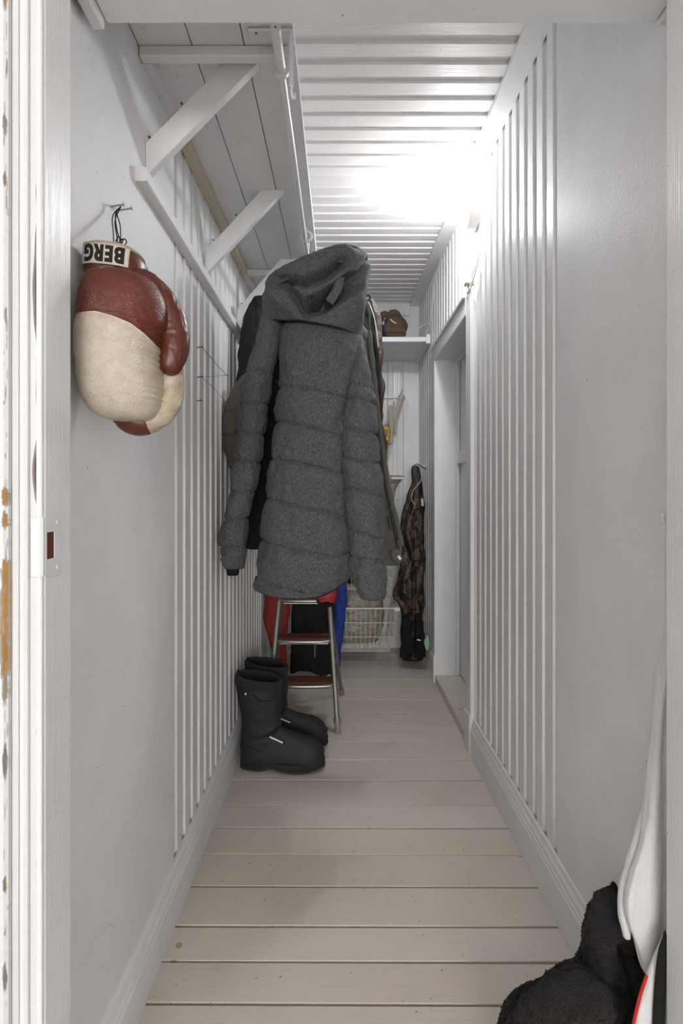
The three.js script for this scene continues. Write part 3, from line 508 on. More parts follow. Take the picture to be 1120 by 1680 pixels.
  const fist = hang(rows, { n: 96, m: 110, ex: .74, yaw: .30, bottom: 'out', drop: .004, disp: (x, y, q, i) => {
    let o = .0012 * fbm(x * 30, y * 30, 3);
    const right = smooth(.35, .95, i.side);                                       // puckered seam beside the thumb
    o += right * .0016 * Math.sin(y * 620) * smooth(530, 560, i.py) * (1 - smooth(655, 680, i.py));
    if (i.front > 0) { o -= .0035 * gauss((i.py - (536 + .0022 * (i.px - 188) ** 2)) / 5, 1) * .7; for (const [a, b, c] of [[252, 545, 6], [262, 540, 5], [240, 548, 6]]) o -= .0022 * gauss((i.px - a - (i.py - b) * .35) / c, 1) * smooth(500, 530, i.py) * (1 - smooth(545, 565, i.py)); }
    return o;
  } });
  { const p = fist.attributes.position, u = fist.attributes.uv; for (let k = 0; k < p.count; k++) { const px = VX + p.getX(k) / GZ * FOC, py = VY + (EYE - p.getY(k)) / GZ * FOC; u.setXY(k, (px - X0) / (X1 - X0), 1 - (py - Y0) / (Y1 - Y0)); } }
  mesh('fist', fist, fistMat, g).userData.label = 'red leather back with a worn white striking panel';
  mesh('thumb', limb([at(234, 476, .945), at(259, 498, .960), at(277, 527, .965), at(284, 556, .962), at(284, 580, .955), at(280, 596, .95)], (t) => .036 - .010 * t - .004 * smooth(.8, 1, t), { n: 28, m: 50, disp: (t, a, p) => .0012 * fbm(p.x * 40, p.y * 40, 1) }), redMat, g).userData.label = 'red leather thumb';
  const roll = [at(281, 604, .975), at(281, 632, .975), at(278, 656, .972), at(265, 675, .968), at(248, 686, .963), at(238, 690, .961)];
  mesh('finger_roll', limb(roll, (t) => .0215 + .004 * t, { n: 28, round: false, m: 60, disp: (t, a, p) => .0012 * Math.sin(t * 70) * Math.max(0, Math.cos(a)) + .0008 * fbm(p.x * 50, p.y * 50, 7) }), whiteMat, g).userData.label = 'scuffed white leather roll below the thumb';
  mesh('finger_tip', limb([at(238, 690, .961), at(226, 692, .958), at(214, 689, .956), at(206, 683, .954)], (t) => .0262 - .003 * t, { n: 28, m: 24 }), redMat, g).userData.label = 'dark red leather end';
  const CZ = .945, cr = [[417, 149, 228, CZ, .040], [426, 148, 232, CZ, .042], [444, 148, 236, CZ, .044], [472, 152, 240, CZ, .044]];
  mesh('cuff', hang(cr, { n: 64, m: 24, ex: .75, yaw: .30, disp: (x, y, q, i) => .0015 * fbm(x * 40, y * 40, 9) }), redMat, g);
  mesh('cuff_binding', hang([[415.5, 148, 229, CZ, .0415], [419, 148, 230, CZ, .042]], { n: 64, m: 4, ex: .75, yaw: .30, bottom: 'out' }), whiteMat, g);
  // the name patch, sewn round the cuff
  const lt = new THREE.CanvasTexture(canvas(1024, 448, (c, w, h) => {
    c.fillStyle = '#cfc7ba'; c.fillRect(0, 0, w, h);
    for (let i = 0; i < 300; i++) { c.fillStyle = `rgba(150,136,118,${rr(.03, .16)})`; c.beginPath(); c.ellipse(rr(0, w), rr(0, h), rr(4, 26), rr(2, 10), rr(0, 3), 0, 7); c.fill(); }
    c.strokeStyle = 'rgba(120,104,88,.8)'; c.lineWidth = 5; c.setLineDash([16, 8]); c.strokeRect(12, 12, w - 24, h - 24); c.setLineDash([]);
    c.fillStyle = '#151312'; c.strokeStyle = '#151312'; c.lineWidth = 26; c.textAlign = 'center'; c.textBaseline = 'middle'; c.font = 'bold 400px sans-serif';
    c.save(); c.translate(w / 2, h * .54); c.scale(.90 * (w * .98) / c.measureText('BERG').width, 1.24); c.fillText('BERG', 0, 0); c.strokeText('BERG', 0, 0); c.restore();
  })); lt.colorSpace = THREE.SRGBColorSpace;
  const pp = [], pu = [], pi = [], nu = 30, nv = 10, ex = .75;
  for (let j = 0; j <= nv; j++) for (let i = 0; i <= nu; i++) {
    const py = lerp(419, 452, j / nv), yl = cr.map(r => r[0]), xl = hermite(yl, cr.map(r => r[1]), py), xr = hermite(yl, cr.map(r => r[2]), py), dd = hermite(yl, cr.map(r => r[4]), py) + .0022;
    const L = at(xl, py, CZ), Rr = at(xr, py, CZ), cx = (L.x + Rr.x) / 2, hw = (Rr.x - L.x) / 2 + .001, px = lerp(154, 222, i / nu), x = (px - VX) / FOC * CZ - cx + .0;
    const c = Math.pow(Math.min(.999, Math.abs(x) / hw), 1 / ex), q = dd * Math.pow(Math.sqrt(1 - c * c), ex);
    pp.push(cx + x, L.y, -CZ + q - Math.sin(.30) * x + .0006); pu.push(1 - i / nu, j / nv);
  }
  for (let j = 0; j < nv; j++) for (let i = 0; i < nu; i++) { const a = j * (nu + 1) + i, b = a + nu + 1; pi.push(a, b, b + 1, a, b + 1, a + 1); }
  const pg = new THREE.BufferGeometry(); pg.setAttribute('position', new THREE.Float32BufferAttribute(pp, 3)); pg.setAttribute('uv', new THREE.Float32BufferAttribute(pu, 2)); pg.setIndex(pi); pg.computeVertexNormals();
  mesh('name_patch', pg, std({ map: lt, roughness: .8, side: THREE.DoubleSide }), g).userData.label = 'white patch with black upside-down letters BERG';
  // laces
  const nail = at(187, 339, 1.05); nail.x = LW + .022;
  const lace = (pts, name = 'lace') => mesh(name, limb(pts, .0011, { n: 6, m: 40 }), M.black, g);
  lace([nail, at(189, 360, 1.02), at(192, 390, .97), at(195, 418, .935)]);
  lace([nail, at(192, 345, 1.04), at(197, 370, 1.0), at(198, 396, .95), at(199, 418, .935)]);
  lace([nail, at(186, 352, 1.03), at(186, 385, .97), at(187, 418, .935)]);
  lace([nail, at(190, 350, 1.03), at(192, 378, .99), at(200, 402, .95), at(203, 418, .935)]);
  lace([at(194, 388, .965), at(190, 398, .955), at(197, 406, .95), at(207, 399, .952), at(204, 392, .96), at(196, 394, .96)], 'lace_knot');
  lace([at(193, 400, .955), at(202, 392, .955), at(199, 404, .95), at(205, 414, .94)], 'lace_knot');
  for (const [k, lab] of [[0, 'nail that carries the glove laces, nearer one'], [1, 'nail beside the glove laces, farther one']]) {
    const n = thing('nail', lab, 'nail', null, k ? at(197, 345, 1.09) : nail.clone()); n.position.x = LW + .001;
    mesh('shank', bar(new V3(0, 0, 0), new V3(.026, .004, 0), .0018, 8), M.wire, n); mesh('nail_head', bar(new V3(.026, .004, 0), new V3(.0275, .0042, 0), .0045, 10), M.wire, n);
  }
}
// nails and thin wire on the left wall
{
  const spot = (px, py) => { const Z = -LW * FOC / (VX - px); const p = at(px, py, Z); p.x = LW; return p; };
  const pts = [[325, 570], [324, 619], [323, 658], [367, 616], [366, 661]].map(p => spot(...p));
  const labs = ['nail at the upper left end of the thin wire', 'nail at the middle left end of the thin wire', 'bare nail below the thin wire', 'nail at the upper right end of the thin wire', 'nail at the lower right end of the thin wire'];
  pts.forEach((p, i) => { const n = thing('nail', labs[i], 'nail', null, p); mesh('shank', bar(new V3(-.004, 0, 0), new V3(.014, .002, 0), .0016, 8), M.nail, n); mesh('nail_head', bar(new V3(.014, .002, 0), new V3(.0155, .002, 0), .0034, 10), M.nail, n); });
  const tip = pts.map(p => p.clone().add(new V3(.012, .0015, 0)));
  const w = thing('wire', 'thin grey wire strung zigzag between four nails on the left wall', 'wire', null);
  for (const [a, b] of [[0, 3], [3, 1], [1, 4], [0, 3]]) mesh('strand', limb([tip[a], tip[a].clone().lerp(tip[b], .5).add(new V3(.0, rr(-.006, .006), 0)), tip[b]], .0008, { n: 6, m: 16 }), M.wire, w);
}

// ───────────────────────── coats on the rail ─────────────────────────
function hook(parent, x, Z, yTop) {                       // hanger hook that grips the rail
  const y = rodY(Z);
  return mesh('hanger_hook', limb([new V3(x, yTop, -Z), new V3(lerp(x, ROD, .7), lerp(yTop, y, .6), -Z), new V3(ROD + .0145, y - .012, -Z), new V3(ROD + .0135, y + .004, -Z), new V3(ROD + .007, y + .0125, -Z), new V3(ROD - .003, y + .0125, -Z), new V3(ROD - .012, y + .006, -Z)], .002, { n: 8, m: 30 }), M.chrome, parent);
}
// distance from a point to a polyline
function toLine(x, y, L) { let m = 1e9; for (let i = 0; i < L.length - 1; i++) { const [ax, ay] = L[i], [bx, by] = L[i + 1], t = clamp(((x - ax) * (bx - ax) + (y - ay) * (by - ay)) / ((bx - ax) ** 2 + (by - ay) ** 2)); m = Math.min(m, Math.hypot(x - ax - t * (bx - ax), y - ay - t * (by - ay))); } return m; }
// padding between sewn lines; seams are heights in photo rows
function puff(py, seams, amp, pinch) {
  let i = 0; while (i < seams.length - 1 && py > seams[i + 1]) i++;
  if (py < seams[0] || i >= seams.length - 1) { const e = py < seams[0] ? seams[0] : seams[seams.length - 1]; return amp * .75 - pinch * gauss((py - e) / 3, 1); }
  const t = (py - seams[i]) / (seams[i + 1] - seams[i]);
  return amp * Math.pow(clamp(4 * t * (1 - t)), .42) - pinch * (gauss(t * (seams[i + 1] - seams[i]) / 2.2, 1) + gauss((1 - t) * (seams[i + 1] - seams[i]) / 2.2, 1));
}
{
  const p = thing('grey_parka', 'padded heathered grey hooded parka hanging in front of the other coats', 'jacket', null);
  const wr = (x, y, z, f, a) => a * fbm(x * f, y * f * .7, z * f);
  const bodySeams = [634, 692, 752, 818, 886, 946];
  const body = hang([[524, 470, 580, 1.985, .070], [540, 462, 590, 1.98, .098], [560, 460, 594, 1.975, .116], [590, 460, 596, 1.965, .128], [640, 458, 597, 1.96, .132], [700, 452, 595, 1.955, .132], [760, 445, 592, 1.95, .132], [820, 438, 590, 1.95, .132], [870, 432, 590, 1.95, .132], [925, 425, 590, 1.95, .130], [955, 421, 588, 1.95, .126], [966, 423, 585, 1.95, .122]], {
    n: 180, m: 260, ex: .86,
    disp: (x, y, q, i) => {
      const sy = i.py - (i.px - 440) * .215 * smooth(600, 640, i.py);
      const k = smooth(600, 640, i.py);
      let o = (puff(sy, bodySeams, .013, .005) - .005) * (.2 + .8 * k) + wr(x, y, q, 9, .009) + wr(x, y, q, 26, .0032);
      let near = 1e9; for (const s of bodySeams) near = Math.min(near, Math.abs(sy - s));
      o += .0035 * noise3(x * 70, y * 22, q * 40) * gauss(near / 10, 1);
      if (i.front > 0) o -= .012 * gauss(toLine(i.px, i.py, [[604, 596], [578, 655], [556, 705]]) / 7, 1) + .010 * gauss(toLine(i.px, i.py, [[596, 560], [622, 640]]) / 6, 1);
      o -= .03 * smooth(.2, 1, -i.side) * gauss((i.py - 560) / 60, 1) * 0;
      return o;
    },
    warp: (px, py, t) => -smooth(.75, 1, t) * 26 * smooth(525, 590, px) + smooth(.0, .3, t) * 0 + smooth(.8, 1, t) * 5 * smooth(410, 470, px) * (1 - smooth(500, 540, px)),
  });
  mesh('body', body, M.heather, p);
  mesh('hem_band', hang([[950, 427, 586, 1.95, .118], [962, 427, 580, 1.95, .114], [969, 432, 576, 1.95, .108]], { n: 120, m: 16, ex: .86, disp: (x, y, q, i) => wr(x, y, q, 14, .004), warp: (px, py, t) => -26 * smooth(525, 590, px) + 4 * smooth(410, 470, px) * (1 - smooth(500, 540, px)) }), M.lining, p).userData.label = 'black lining showing below the hem';
  const sleeve = (rows, seams, tilt, seed, side) => hang(rows, { n: 96, m: 240, ex: .9, bottom: 'in', disp: (x, y, q, i) => {
    const sy = i.py - (i.px - rows[5][1]) * tilt + 3 * noise3(x * 8, y * 8, seed);
    let near = 1e9; for (const s of seams) near = Math.min(near, Math.abs(sy - s));
    return puff(sy, seams, .0105, .0045) - .006 + wr(x + seed, y, q, 12, .007) + wr(x, y + seed, q, 32, .003) + .004 * noise3(x * 60 + seed, y * 26, q * 60) * gauss(near / 9, 1);
  } });
  mesh('sleeve', sleeve([[508, 440, 466, 1.97, .040], [526, 431, 464, 1.965, .055], [560, 421, 458, 1.955, .062], [600, 409, 449, 1.945, .064], [641, 398, 441, 1.94, .064], [667, 393, 437, 1.94, .064], [704, 389, 433, 1.94, .063], [759, 383, 426, 1.935, .061], [796, 379, 420, 1.93, .059], [848, 371, 406, 1.925, .056], [870, 363, 404, 1.92, .054], [885, 360, 403, 1.92, .052], [905, 364, 402, 1.92, .047], [920, 368, 400, 1.92, .042], [931, 371, 399, 1.92, .038]], [612, 664, 712, 758, 806, 852, 900], .02, 3), M.heather, p);
  mesh('cuff_tab', beam(at(366, 913, 1.876), at(377, 930, 1.878), .030, .008, new V3(0, 0, 1), .003), M.heather, p);
  mesh('cuff', hang([[926, 372, 392, 1.92, .028], [936, 372, 392, 1.92, .027], [942, 373, 391, 1.92, .025]], { n: 40, m: 12, disp: (x, y, q, i) => .0006 * Math.sin(i.a * 40) }), M.ribKnit, p);
  mesh('sleeve', sleeve([[556, 582, 594, 1.95, .030], [580, 580, 600, 1.93, .050], [600, 576, 604, 1.91, .060], [625, 570, 609, 1.89, .068], [656, 566, 614, 1.87, .074], [690, 562, 617, 1.855, .076], [729, 559, 619, 1.85, .076], [759, 561, 622, 1.845, .075], [815, 566, 627, 1.84, .074], [851, 570, 629, 1.84, .072], [899, 573, 631, 1.84, .069], [944, 577, 633, 1.84, .064], [965, 583, 633, 1.84, .060], [980, 592, 631, 1.84, .054]], [632, 656, 704, 752, 802, 868, 908], .18, 8), M.heather, p);
  // hood: outline and folds measured on the photograph
  const zx = (v) => 340 + v * .3692, zy = (v) => 390 + v * .369;
  const hr = [[46, 590, 636, 1.95, .030], [56, 548, 668, 1.95, .048], [75, 492, 700, 1.945, .066], [105, 432, 717, 1.94, .086], [140, 378, 716, 1.935, .102], [175, 330, 711, 1.93, .114], [210, 292, 707, 1.93, .122], [240, 266, 703, 1.93, .126], [270, 248, 699, 1.93, .130], [300, 246, 692, 1.94, .124], [340, 244, 686, 1.95, .112], [378, 246, 680, 1.96, .100]].map(r => [zy(r[0]), zx(r[1]), zx(r[2]), r[3], r[4]]);
  const lines = { v1: [[335, 236], [440, 246], [540, 208], [600, 165]], r1: [[290, 205], [430, 165], [560, 125], [620, 110]], v2: [[350, 172], [470, 112], [600, 100], [650, 78]], cav: [[478, 322], [520, 304], [590, 262], [640, 228]], v3: [[350, 246], [405, 300], [450, 355]], r3: [[385, 262], [440, 300]], v4: [[714, 108], [665, 195], [600, 268]], r4: [[690, 150], [640, 300], [560, 400]], r5: [[300, 290], [420, 380], [540, 410]] };
  mesh('hood', hang(hr, { n: 220, m: 200, ex: .9, bottom: 'in', disp: (x, y, q, i) => {
    let o = wr(x, y, q, 10, .006) + wr(x, y, q, 34, .0022);
    if (i.front > 0) {
      const X = (i.px - 340) / .3692, Y = (i.py - 390) / .369, d = (k) => toLine(X, Y, lines[k]), f = smooth(0, .5, i.front);
      o += f * (-.062 * gauss(d('v1') / 17, 1) + .030 * gauss(d('r1') / 34, 1) - .022 * gauss(d('v2') / 9, 1) - .150 * (1 - smooth(12, 36, d('cav'))) - .045 * gauss(d('v3') / 13, 1) + .018 * gauss(d('r3') / 20, 1) - .036 * gauss(d('v4') / 9, 1) + .024 * gauss(d('r4') / 46, 1) + .022 * gauss(d('r5') / 30, 1));
    }
    return o;
  }, warp: (px, py, t) => smooth(.35, 1, t) * 28 * clamp((px - 427) / 165) }), M.heather, p);
  mesh('hood_tab', limb([at(zx(590), zy(175), 1.825), at(zx(578), zy(225), 1.822), at(zx(558), zy(262), 1.825), at(zx(541), zy(287), 1.832)], .016, { n: 16, m: 20, squash: .25, round: false }), M.heather, p);
  mesh('hood_strap', limb([at(zx(300), zy(210), 1.86), at(zx(400), zy(155), 1.83), at(zx(520), zy(112), 1.838), at(zx(610), zy(98), 1.85), at(zx(668), zy(76), 1.87)], .006, { n: 10, m: 50, squash: .5 }), M.heather, p);
  mesh('yoke_seam', limb(Array.from({ length: 9 }, (_, k) => at(lerp(462, 590, k / 8), lerp(533, 556, k / 8), 1.985 - .118 * Math.sqrt(Math.max(0, 1 - ((k / 8 - .5) * 1.9) ** 2)))), .0016, { n: 6, m: 40 }), M.lining, p);
  hook(p, -.10, 2.03, 1.86);
}
const softFold = (amp, f, seed, ridge = .012, lines = 9) => (x, y, q, i) => amp * fbm(x * f + seed, y * f * .35, q * f) + ridge * .5 * Math.sin((x + .15 * noise3(x * 3, y * 2, seed)) * 6.283 * lines) * smooth(.05, .5, i.t) + .004 * noise3(x * 30 + seed, y * 14, q * 30);
{
  const c = thing('black_coat', 'dark black coat behind the grey parka, its shoulder showing at the left', 'coat', null);
  mesh('body', hang([[487, 424, 600, 2.29, .025], [500, 412, 606, 2.29, .036], [540, 406, 610, 2.29, .042], [600, 402, 614, 2.29, .042], [700, 402, 616, 2.29, .042], [900, 404, 616, 2.29, .042]], { n: 90, m: 90, disp: softFold(.012, 5, 4) }), M.blackCoat, c);
  mesh('sleeve', hang([[490, 414, 440, 2.26, .03], [520, 401, 436, 2.24, .045], [560, 394, 432, 2.22, .05], [620, 389, 428, 2.21, .05], [700, 385, 424, 2.20, .05], [790, 383, 420, 2.19, .045]], { n: 48, m: 80, disp: softFold(.010, 9, 5, .003) }), M.blackCoat, c);
  hook(c, -.11, 2.29, 1.94);
}
{
  const c = thing('leather_coat', 'dark brown leather coat with pale piping, showing right of the parka hood', 'coat', null);
  mesh('body', hang([[487, 470, 608, 2.43, .03], [495, 460, 617, 2.43, .04], [520, 452, 624, 2.43, .05], [560, 446, 624, 2.43, .055], [640, 446, 628, 2.43, .055], [720, 446, 632, 2.43, .055], [800, 446, 637, 2.43, .05]], { n: 90, m: 90, disp: softFold(.012, 5, 9) }), M.leather, c);
  mesh('lining_edge', hang([[494, 590, 610, 2.35, .012], [530, 596, 618, 2.345, .02], [600, 604, 624, 2.34, .02], [700, 612, 628, 2.34, .015]], { n: 24, m: 50, disp: softFold(.004, 12, 2, .002) }), M.black, c);
  mesh('piping', limb([at(601, 490, 2.34), at(606, 500, 2.335), at(613, 520, 2.33), at(618, 550, 2.33), at(621, 580, 2.33)], .0028, { n: 8, m: 30 }), M.piping, c);
  mesh('snap', new THREE.TorusGeometry(.012, .004, 8, 16).translate(...at(603, 489, 2.36)), M.black, c);
  hook(c, -.10, 2.43, 1.98);
}
{
  const c = thing('olive_jacket', 'grey-olive quilted jacket with black zip, hem showing right of the parka sleeve', 'jacket', null);
  const seams = [560, 612, 668, 726, 784, 842, 900];
  mesh('body', hang([[530, 540, 592, 2.17, .02], [548, 530, 604, 2.17, .032], [580, 526, 608, 2.17, .036], [640, 526, 613, 2.17, .036], [720, 526, 623, 2.17, .036], [800, 526, 636, 2.17, .036], [856, 526, 648, 2.17, .036], [885, 526, 654, 2.17, .036], [926, 528, 657, 2.17, .034]], { n: 100, m: 160, disp: (x, y, q, i) => puff(i.py + (i.px - 600) * .2, seams, .010, .004) - .006 + .005 * fbm(x * 12, y * 10, q * 10), warp: (px, py, t) => smooth(.8, 1, t) * (-10) * smooth(640, 600, px) }), M.oliveCoat, c);
  mesh('sleeve', hang([[612, 404, 426, 2.12, .022], [628, 390, 424, 2.11, .03], [648, 380, 418, 2.10, .036], [672, 370, 410, 2.085, .04], [700, 368, 404, 2.075, .04], [735, 371, 402, 2.07, .038], [766, 378, 400, 2.07, .03]], { n: 60, m: 80, disp: (x, y, q, i) => puff(i.py, [640, 676, 716, 752], .008, .004) + .006 * fbm(x * 14, y * 12, q * 10) }), M.oliveCoat, c);
  mesh('zip', limb([at(603, 560, 2.128), at(609, 620, 2.122), at(618, 700, 2.12), at(629, 780, 2.12), at(643, 850, 2.12), at(654, 905, 2.125)], .0045, { n: 8, m: 60, squash: .6 }), M.zip, c);
  mesh('storm_flap', limb([at(606, 545, 2.14), at(614, 620, 2.13), at(626, 720, 2.13), at(638, 800, 2.13), at(651, 856, 2.13), at(659, 893, 2.13)], .0085, { n: 12, m: 70, squash: .4, disp: (t, a, q) => .0012 * Math.sin(t * 60) }), M.oliveCoat, c);
  mesh('zip_pocket', beam(at(637, 846, 2.118), at(642, 868, 2.118), .012, .004, new V3(0, 0, 1), .001), M.zip, c);
  mesh('hem_corner', hang([[904, 640, 656, 2.125, .008], [918, 642, 661, 2.125, .008], [924, 650, 656, 2.125, .006]], { n: 20, m: 12 }), M.oliveCoat, c);
  mesh('label_patch', beam(at(653, 912, 2.114), at(657, 918, 2.114), .010, .002, new V3(0, 0, 1), .0005), M.reflector, c);
  hook(c, -.06, 2.17, 1.83);
}
// garments hanging behind the ladder
{
  const r = thing('red_jacket', 'dark red garment hanging behind the ladder beside the left wall', 'jacket', null);
  mesh('body', hang([[566, 444, 480, 3.12, .03], [600, 440, 484, 3.12, .05], [700, 438, 484, 3.12, .055], [900, 437, 478, 3.12, .055], [985, 434, 474, 3.12, .055], [1010, 432, 474, 3.12, .06], [1040, 438, 470, 3.12, .055], [1065, 446, 468, 3.12, .05], [1088, 450, 468, 3.12, .045]], { n: 60, m: 120, disp: softFold(.010, 7, 12, .004) }), M.redCoat, r);
  mesh('cuff', hang([[1078, 452, 468, 3.12, .044], [1090, 454, 469, 3.12, .040]], { n: 30, m: 8 }), M.redCoat, r);
  hook(r, -.33, 3.12, 2.01);
  const b = thing('black_garment', 'long black garment hanging behind the ladder treads', 'clothing', null);
  mesh('body', hang([[580, 492, 540, 3.20, .03], [610, 490, 544, 3.20, .045], [800, 486, 546, 3.20, .045], [985, 480, 546, 3.20, .045], [1060, 477, 546, 3.20, .048], [1105, 477, 547, 3.20, .044]], { n: 70, m: 120, disp: softFold(.010, 7, 15, .006, 7), warp: (px, py, t) => smooth(.88, 1, t) * (-8 * gauss((px - 505) / 16, 1) - 4 * gauss((px - 490) / 8, 1) + 10 * smooth(522, 540, px)) }), M.black, b);
  mesh('zip', limb([at(517, 1040, 3.135), at(516.5, 1060, 3.135), at(516, 1078, 3.135)], .004, { n: 8, m: 10 }), M.chrome, b);
  mesh('care_tag', beam(at(539, 1107, 3.15), at(541, 1116, 3.15), .016, .002, new V3(0, 0, 1), .0005), M.reflector, b);
  hook(b, -.14, 3.20, 1.98);
  const u = thing('blue_garment', 'narrow blue garment hanging right of the ladder', 'clothing', null);
  mesh('body', hang([[590, 546, 572, 3.30, .025], [620, 544, 574, 3.30, .035], [800, 546, 571, 3.30, .035], [960, 548, 569, 3.29, .04], [1010, 547, 566, 3.29, .038], [1050, 546, 561, 3.29, .035], [1090, 545, 557, 3.29, .03], [1104, 546, 554, 3.29, .026]], { n: 50, m: 120, disp: softFold(.006, 9, 18, .003) }), M.blueCloth, u);
  hook(u, -.0, 3.30, 1.95);
}

// ───────────────────────── step ladder ─────────────────────────
{
  const l = thing('step_ladder', 'small chrome tube step ladder with worn brown wooden treads', 'step ladder', null);
  const top = { y: .60, zf: -2.708, zr: -2.745 }, cx = -.178;
  const front = (s, y) => new V3(cx + s * lerp(.170, .126, y / .6), y, lerp(-2.54, top.zf, y / .6));
  const rear = (s, y) => new V3(cx + s * lerp(.190, .120, y / .6) , y, lerp(-3.035, top.zr, y / .6));
  for (const s of [-1, 1]) {
    const f = mesh('front_leg', bar(front(s, .02), front(s, .595), .0125, 14), M.chromeOld, l);
    mesh('rubber_foot', merge([bar(front(s, 0.001), front(s, .045), .0145, 14)]), M.rubberGrey, f);
    mesh('collar', bar(front(s, .045), front(s, .068), .0175, 14), M.chromeOld, f);
    const r = mesh('rear_leg', bar(rear(s, .02), rear(s, .59), .0105, 14), M.chromeOld, l);
    mesh('rubber_foot', bar(rear(s, 0.001), rear(s, .04), .015, 14), M.rubberGrey, r);
    mesh('hinge_brace', limb([front(s, .30).add(new V3(s * .01, 0, -.01)), rear(s, .26)], .004, { n: 8, m: 6 }), M.chrome, l);
  }
  for (const [k, y] of [.21, .41, .60].entries()) {
    const a = front(-1, y), b = front(1, y), dp = k === 2 ? .16 : .115;
    const t = mesh('tread', boxAt(a.x + .008, b.x - .008, y - .012, y + .006, a.z - dp, a.z - .004, .004), M.treadWood, l);
    mesh('tread_rim', limb([new V3(a.x + .004, y - .004, a.z - dp), new V3(a.x + .004, y - .004, a.z - .012), new V3(a.x + .016, y - .004, a.z + .006), new V3(b.x - .016, y - .004, a.z + .006), new V3(b.x - .004, y - .004, a.z - .012), new V3(b.x - .004, y - .004, a.z - dp)], .0085, { n: 12, m: 70 }), M.chrome, t);
    mesh('under_rail', bar(new V3(a.x + .02, y - .022, a.z - .02), new V3(b.x - .02, y - .022, a.z - .02), .005, 8), M.chrome, t);
  }
  const sp = thing('red_pouch', 'bright red padded pouch with black underside on the ladder top', 'pouch', null);
  mesh('shell', hang([[963, 518, 548, 2.658, .014], [970, 516, 552, 2.656, .022], [980, 519, 551, 2.654, .024], [989, 524, 549, 2.652, .022]], { n: 40, m: 20, disp: (x, y, q) => .003 * fbm(x * 40, y * 40, 2), warp: (px, py, t) => -4 * gauss((px - 536) / 9, 1) * t }), M.redPlastic, sp);
  mesh('underside', hang([[982, 519, 549, 2.658, .02], [989, 520, 548, 2.658, .021], [994, 526, 546, 2.658, .016]], { n: 36, m: 10, disp: (x, y, q) => .002 * fbm(x * 40, y * 40, 5) }), M.black, sp);
  const bg = thing('black_bag', 'flat black bag lying on the ladder top under the parka', 'bag', null);
  mesh('body', boxAt(-.292, -.085, .6085, .650, -2.862, -2.722, .014), M.black, bg);
  mesh('flap', boxAt(-.288, -.090, .6505, .656, -2.858, -2.735, .002), M.blackShiny, bg);
}

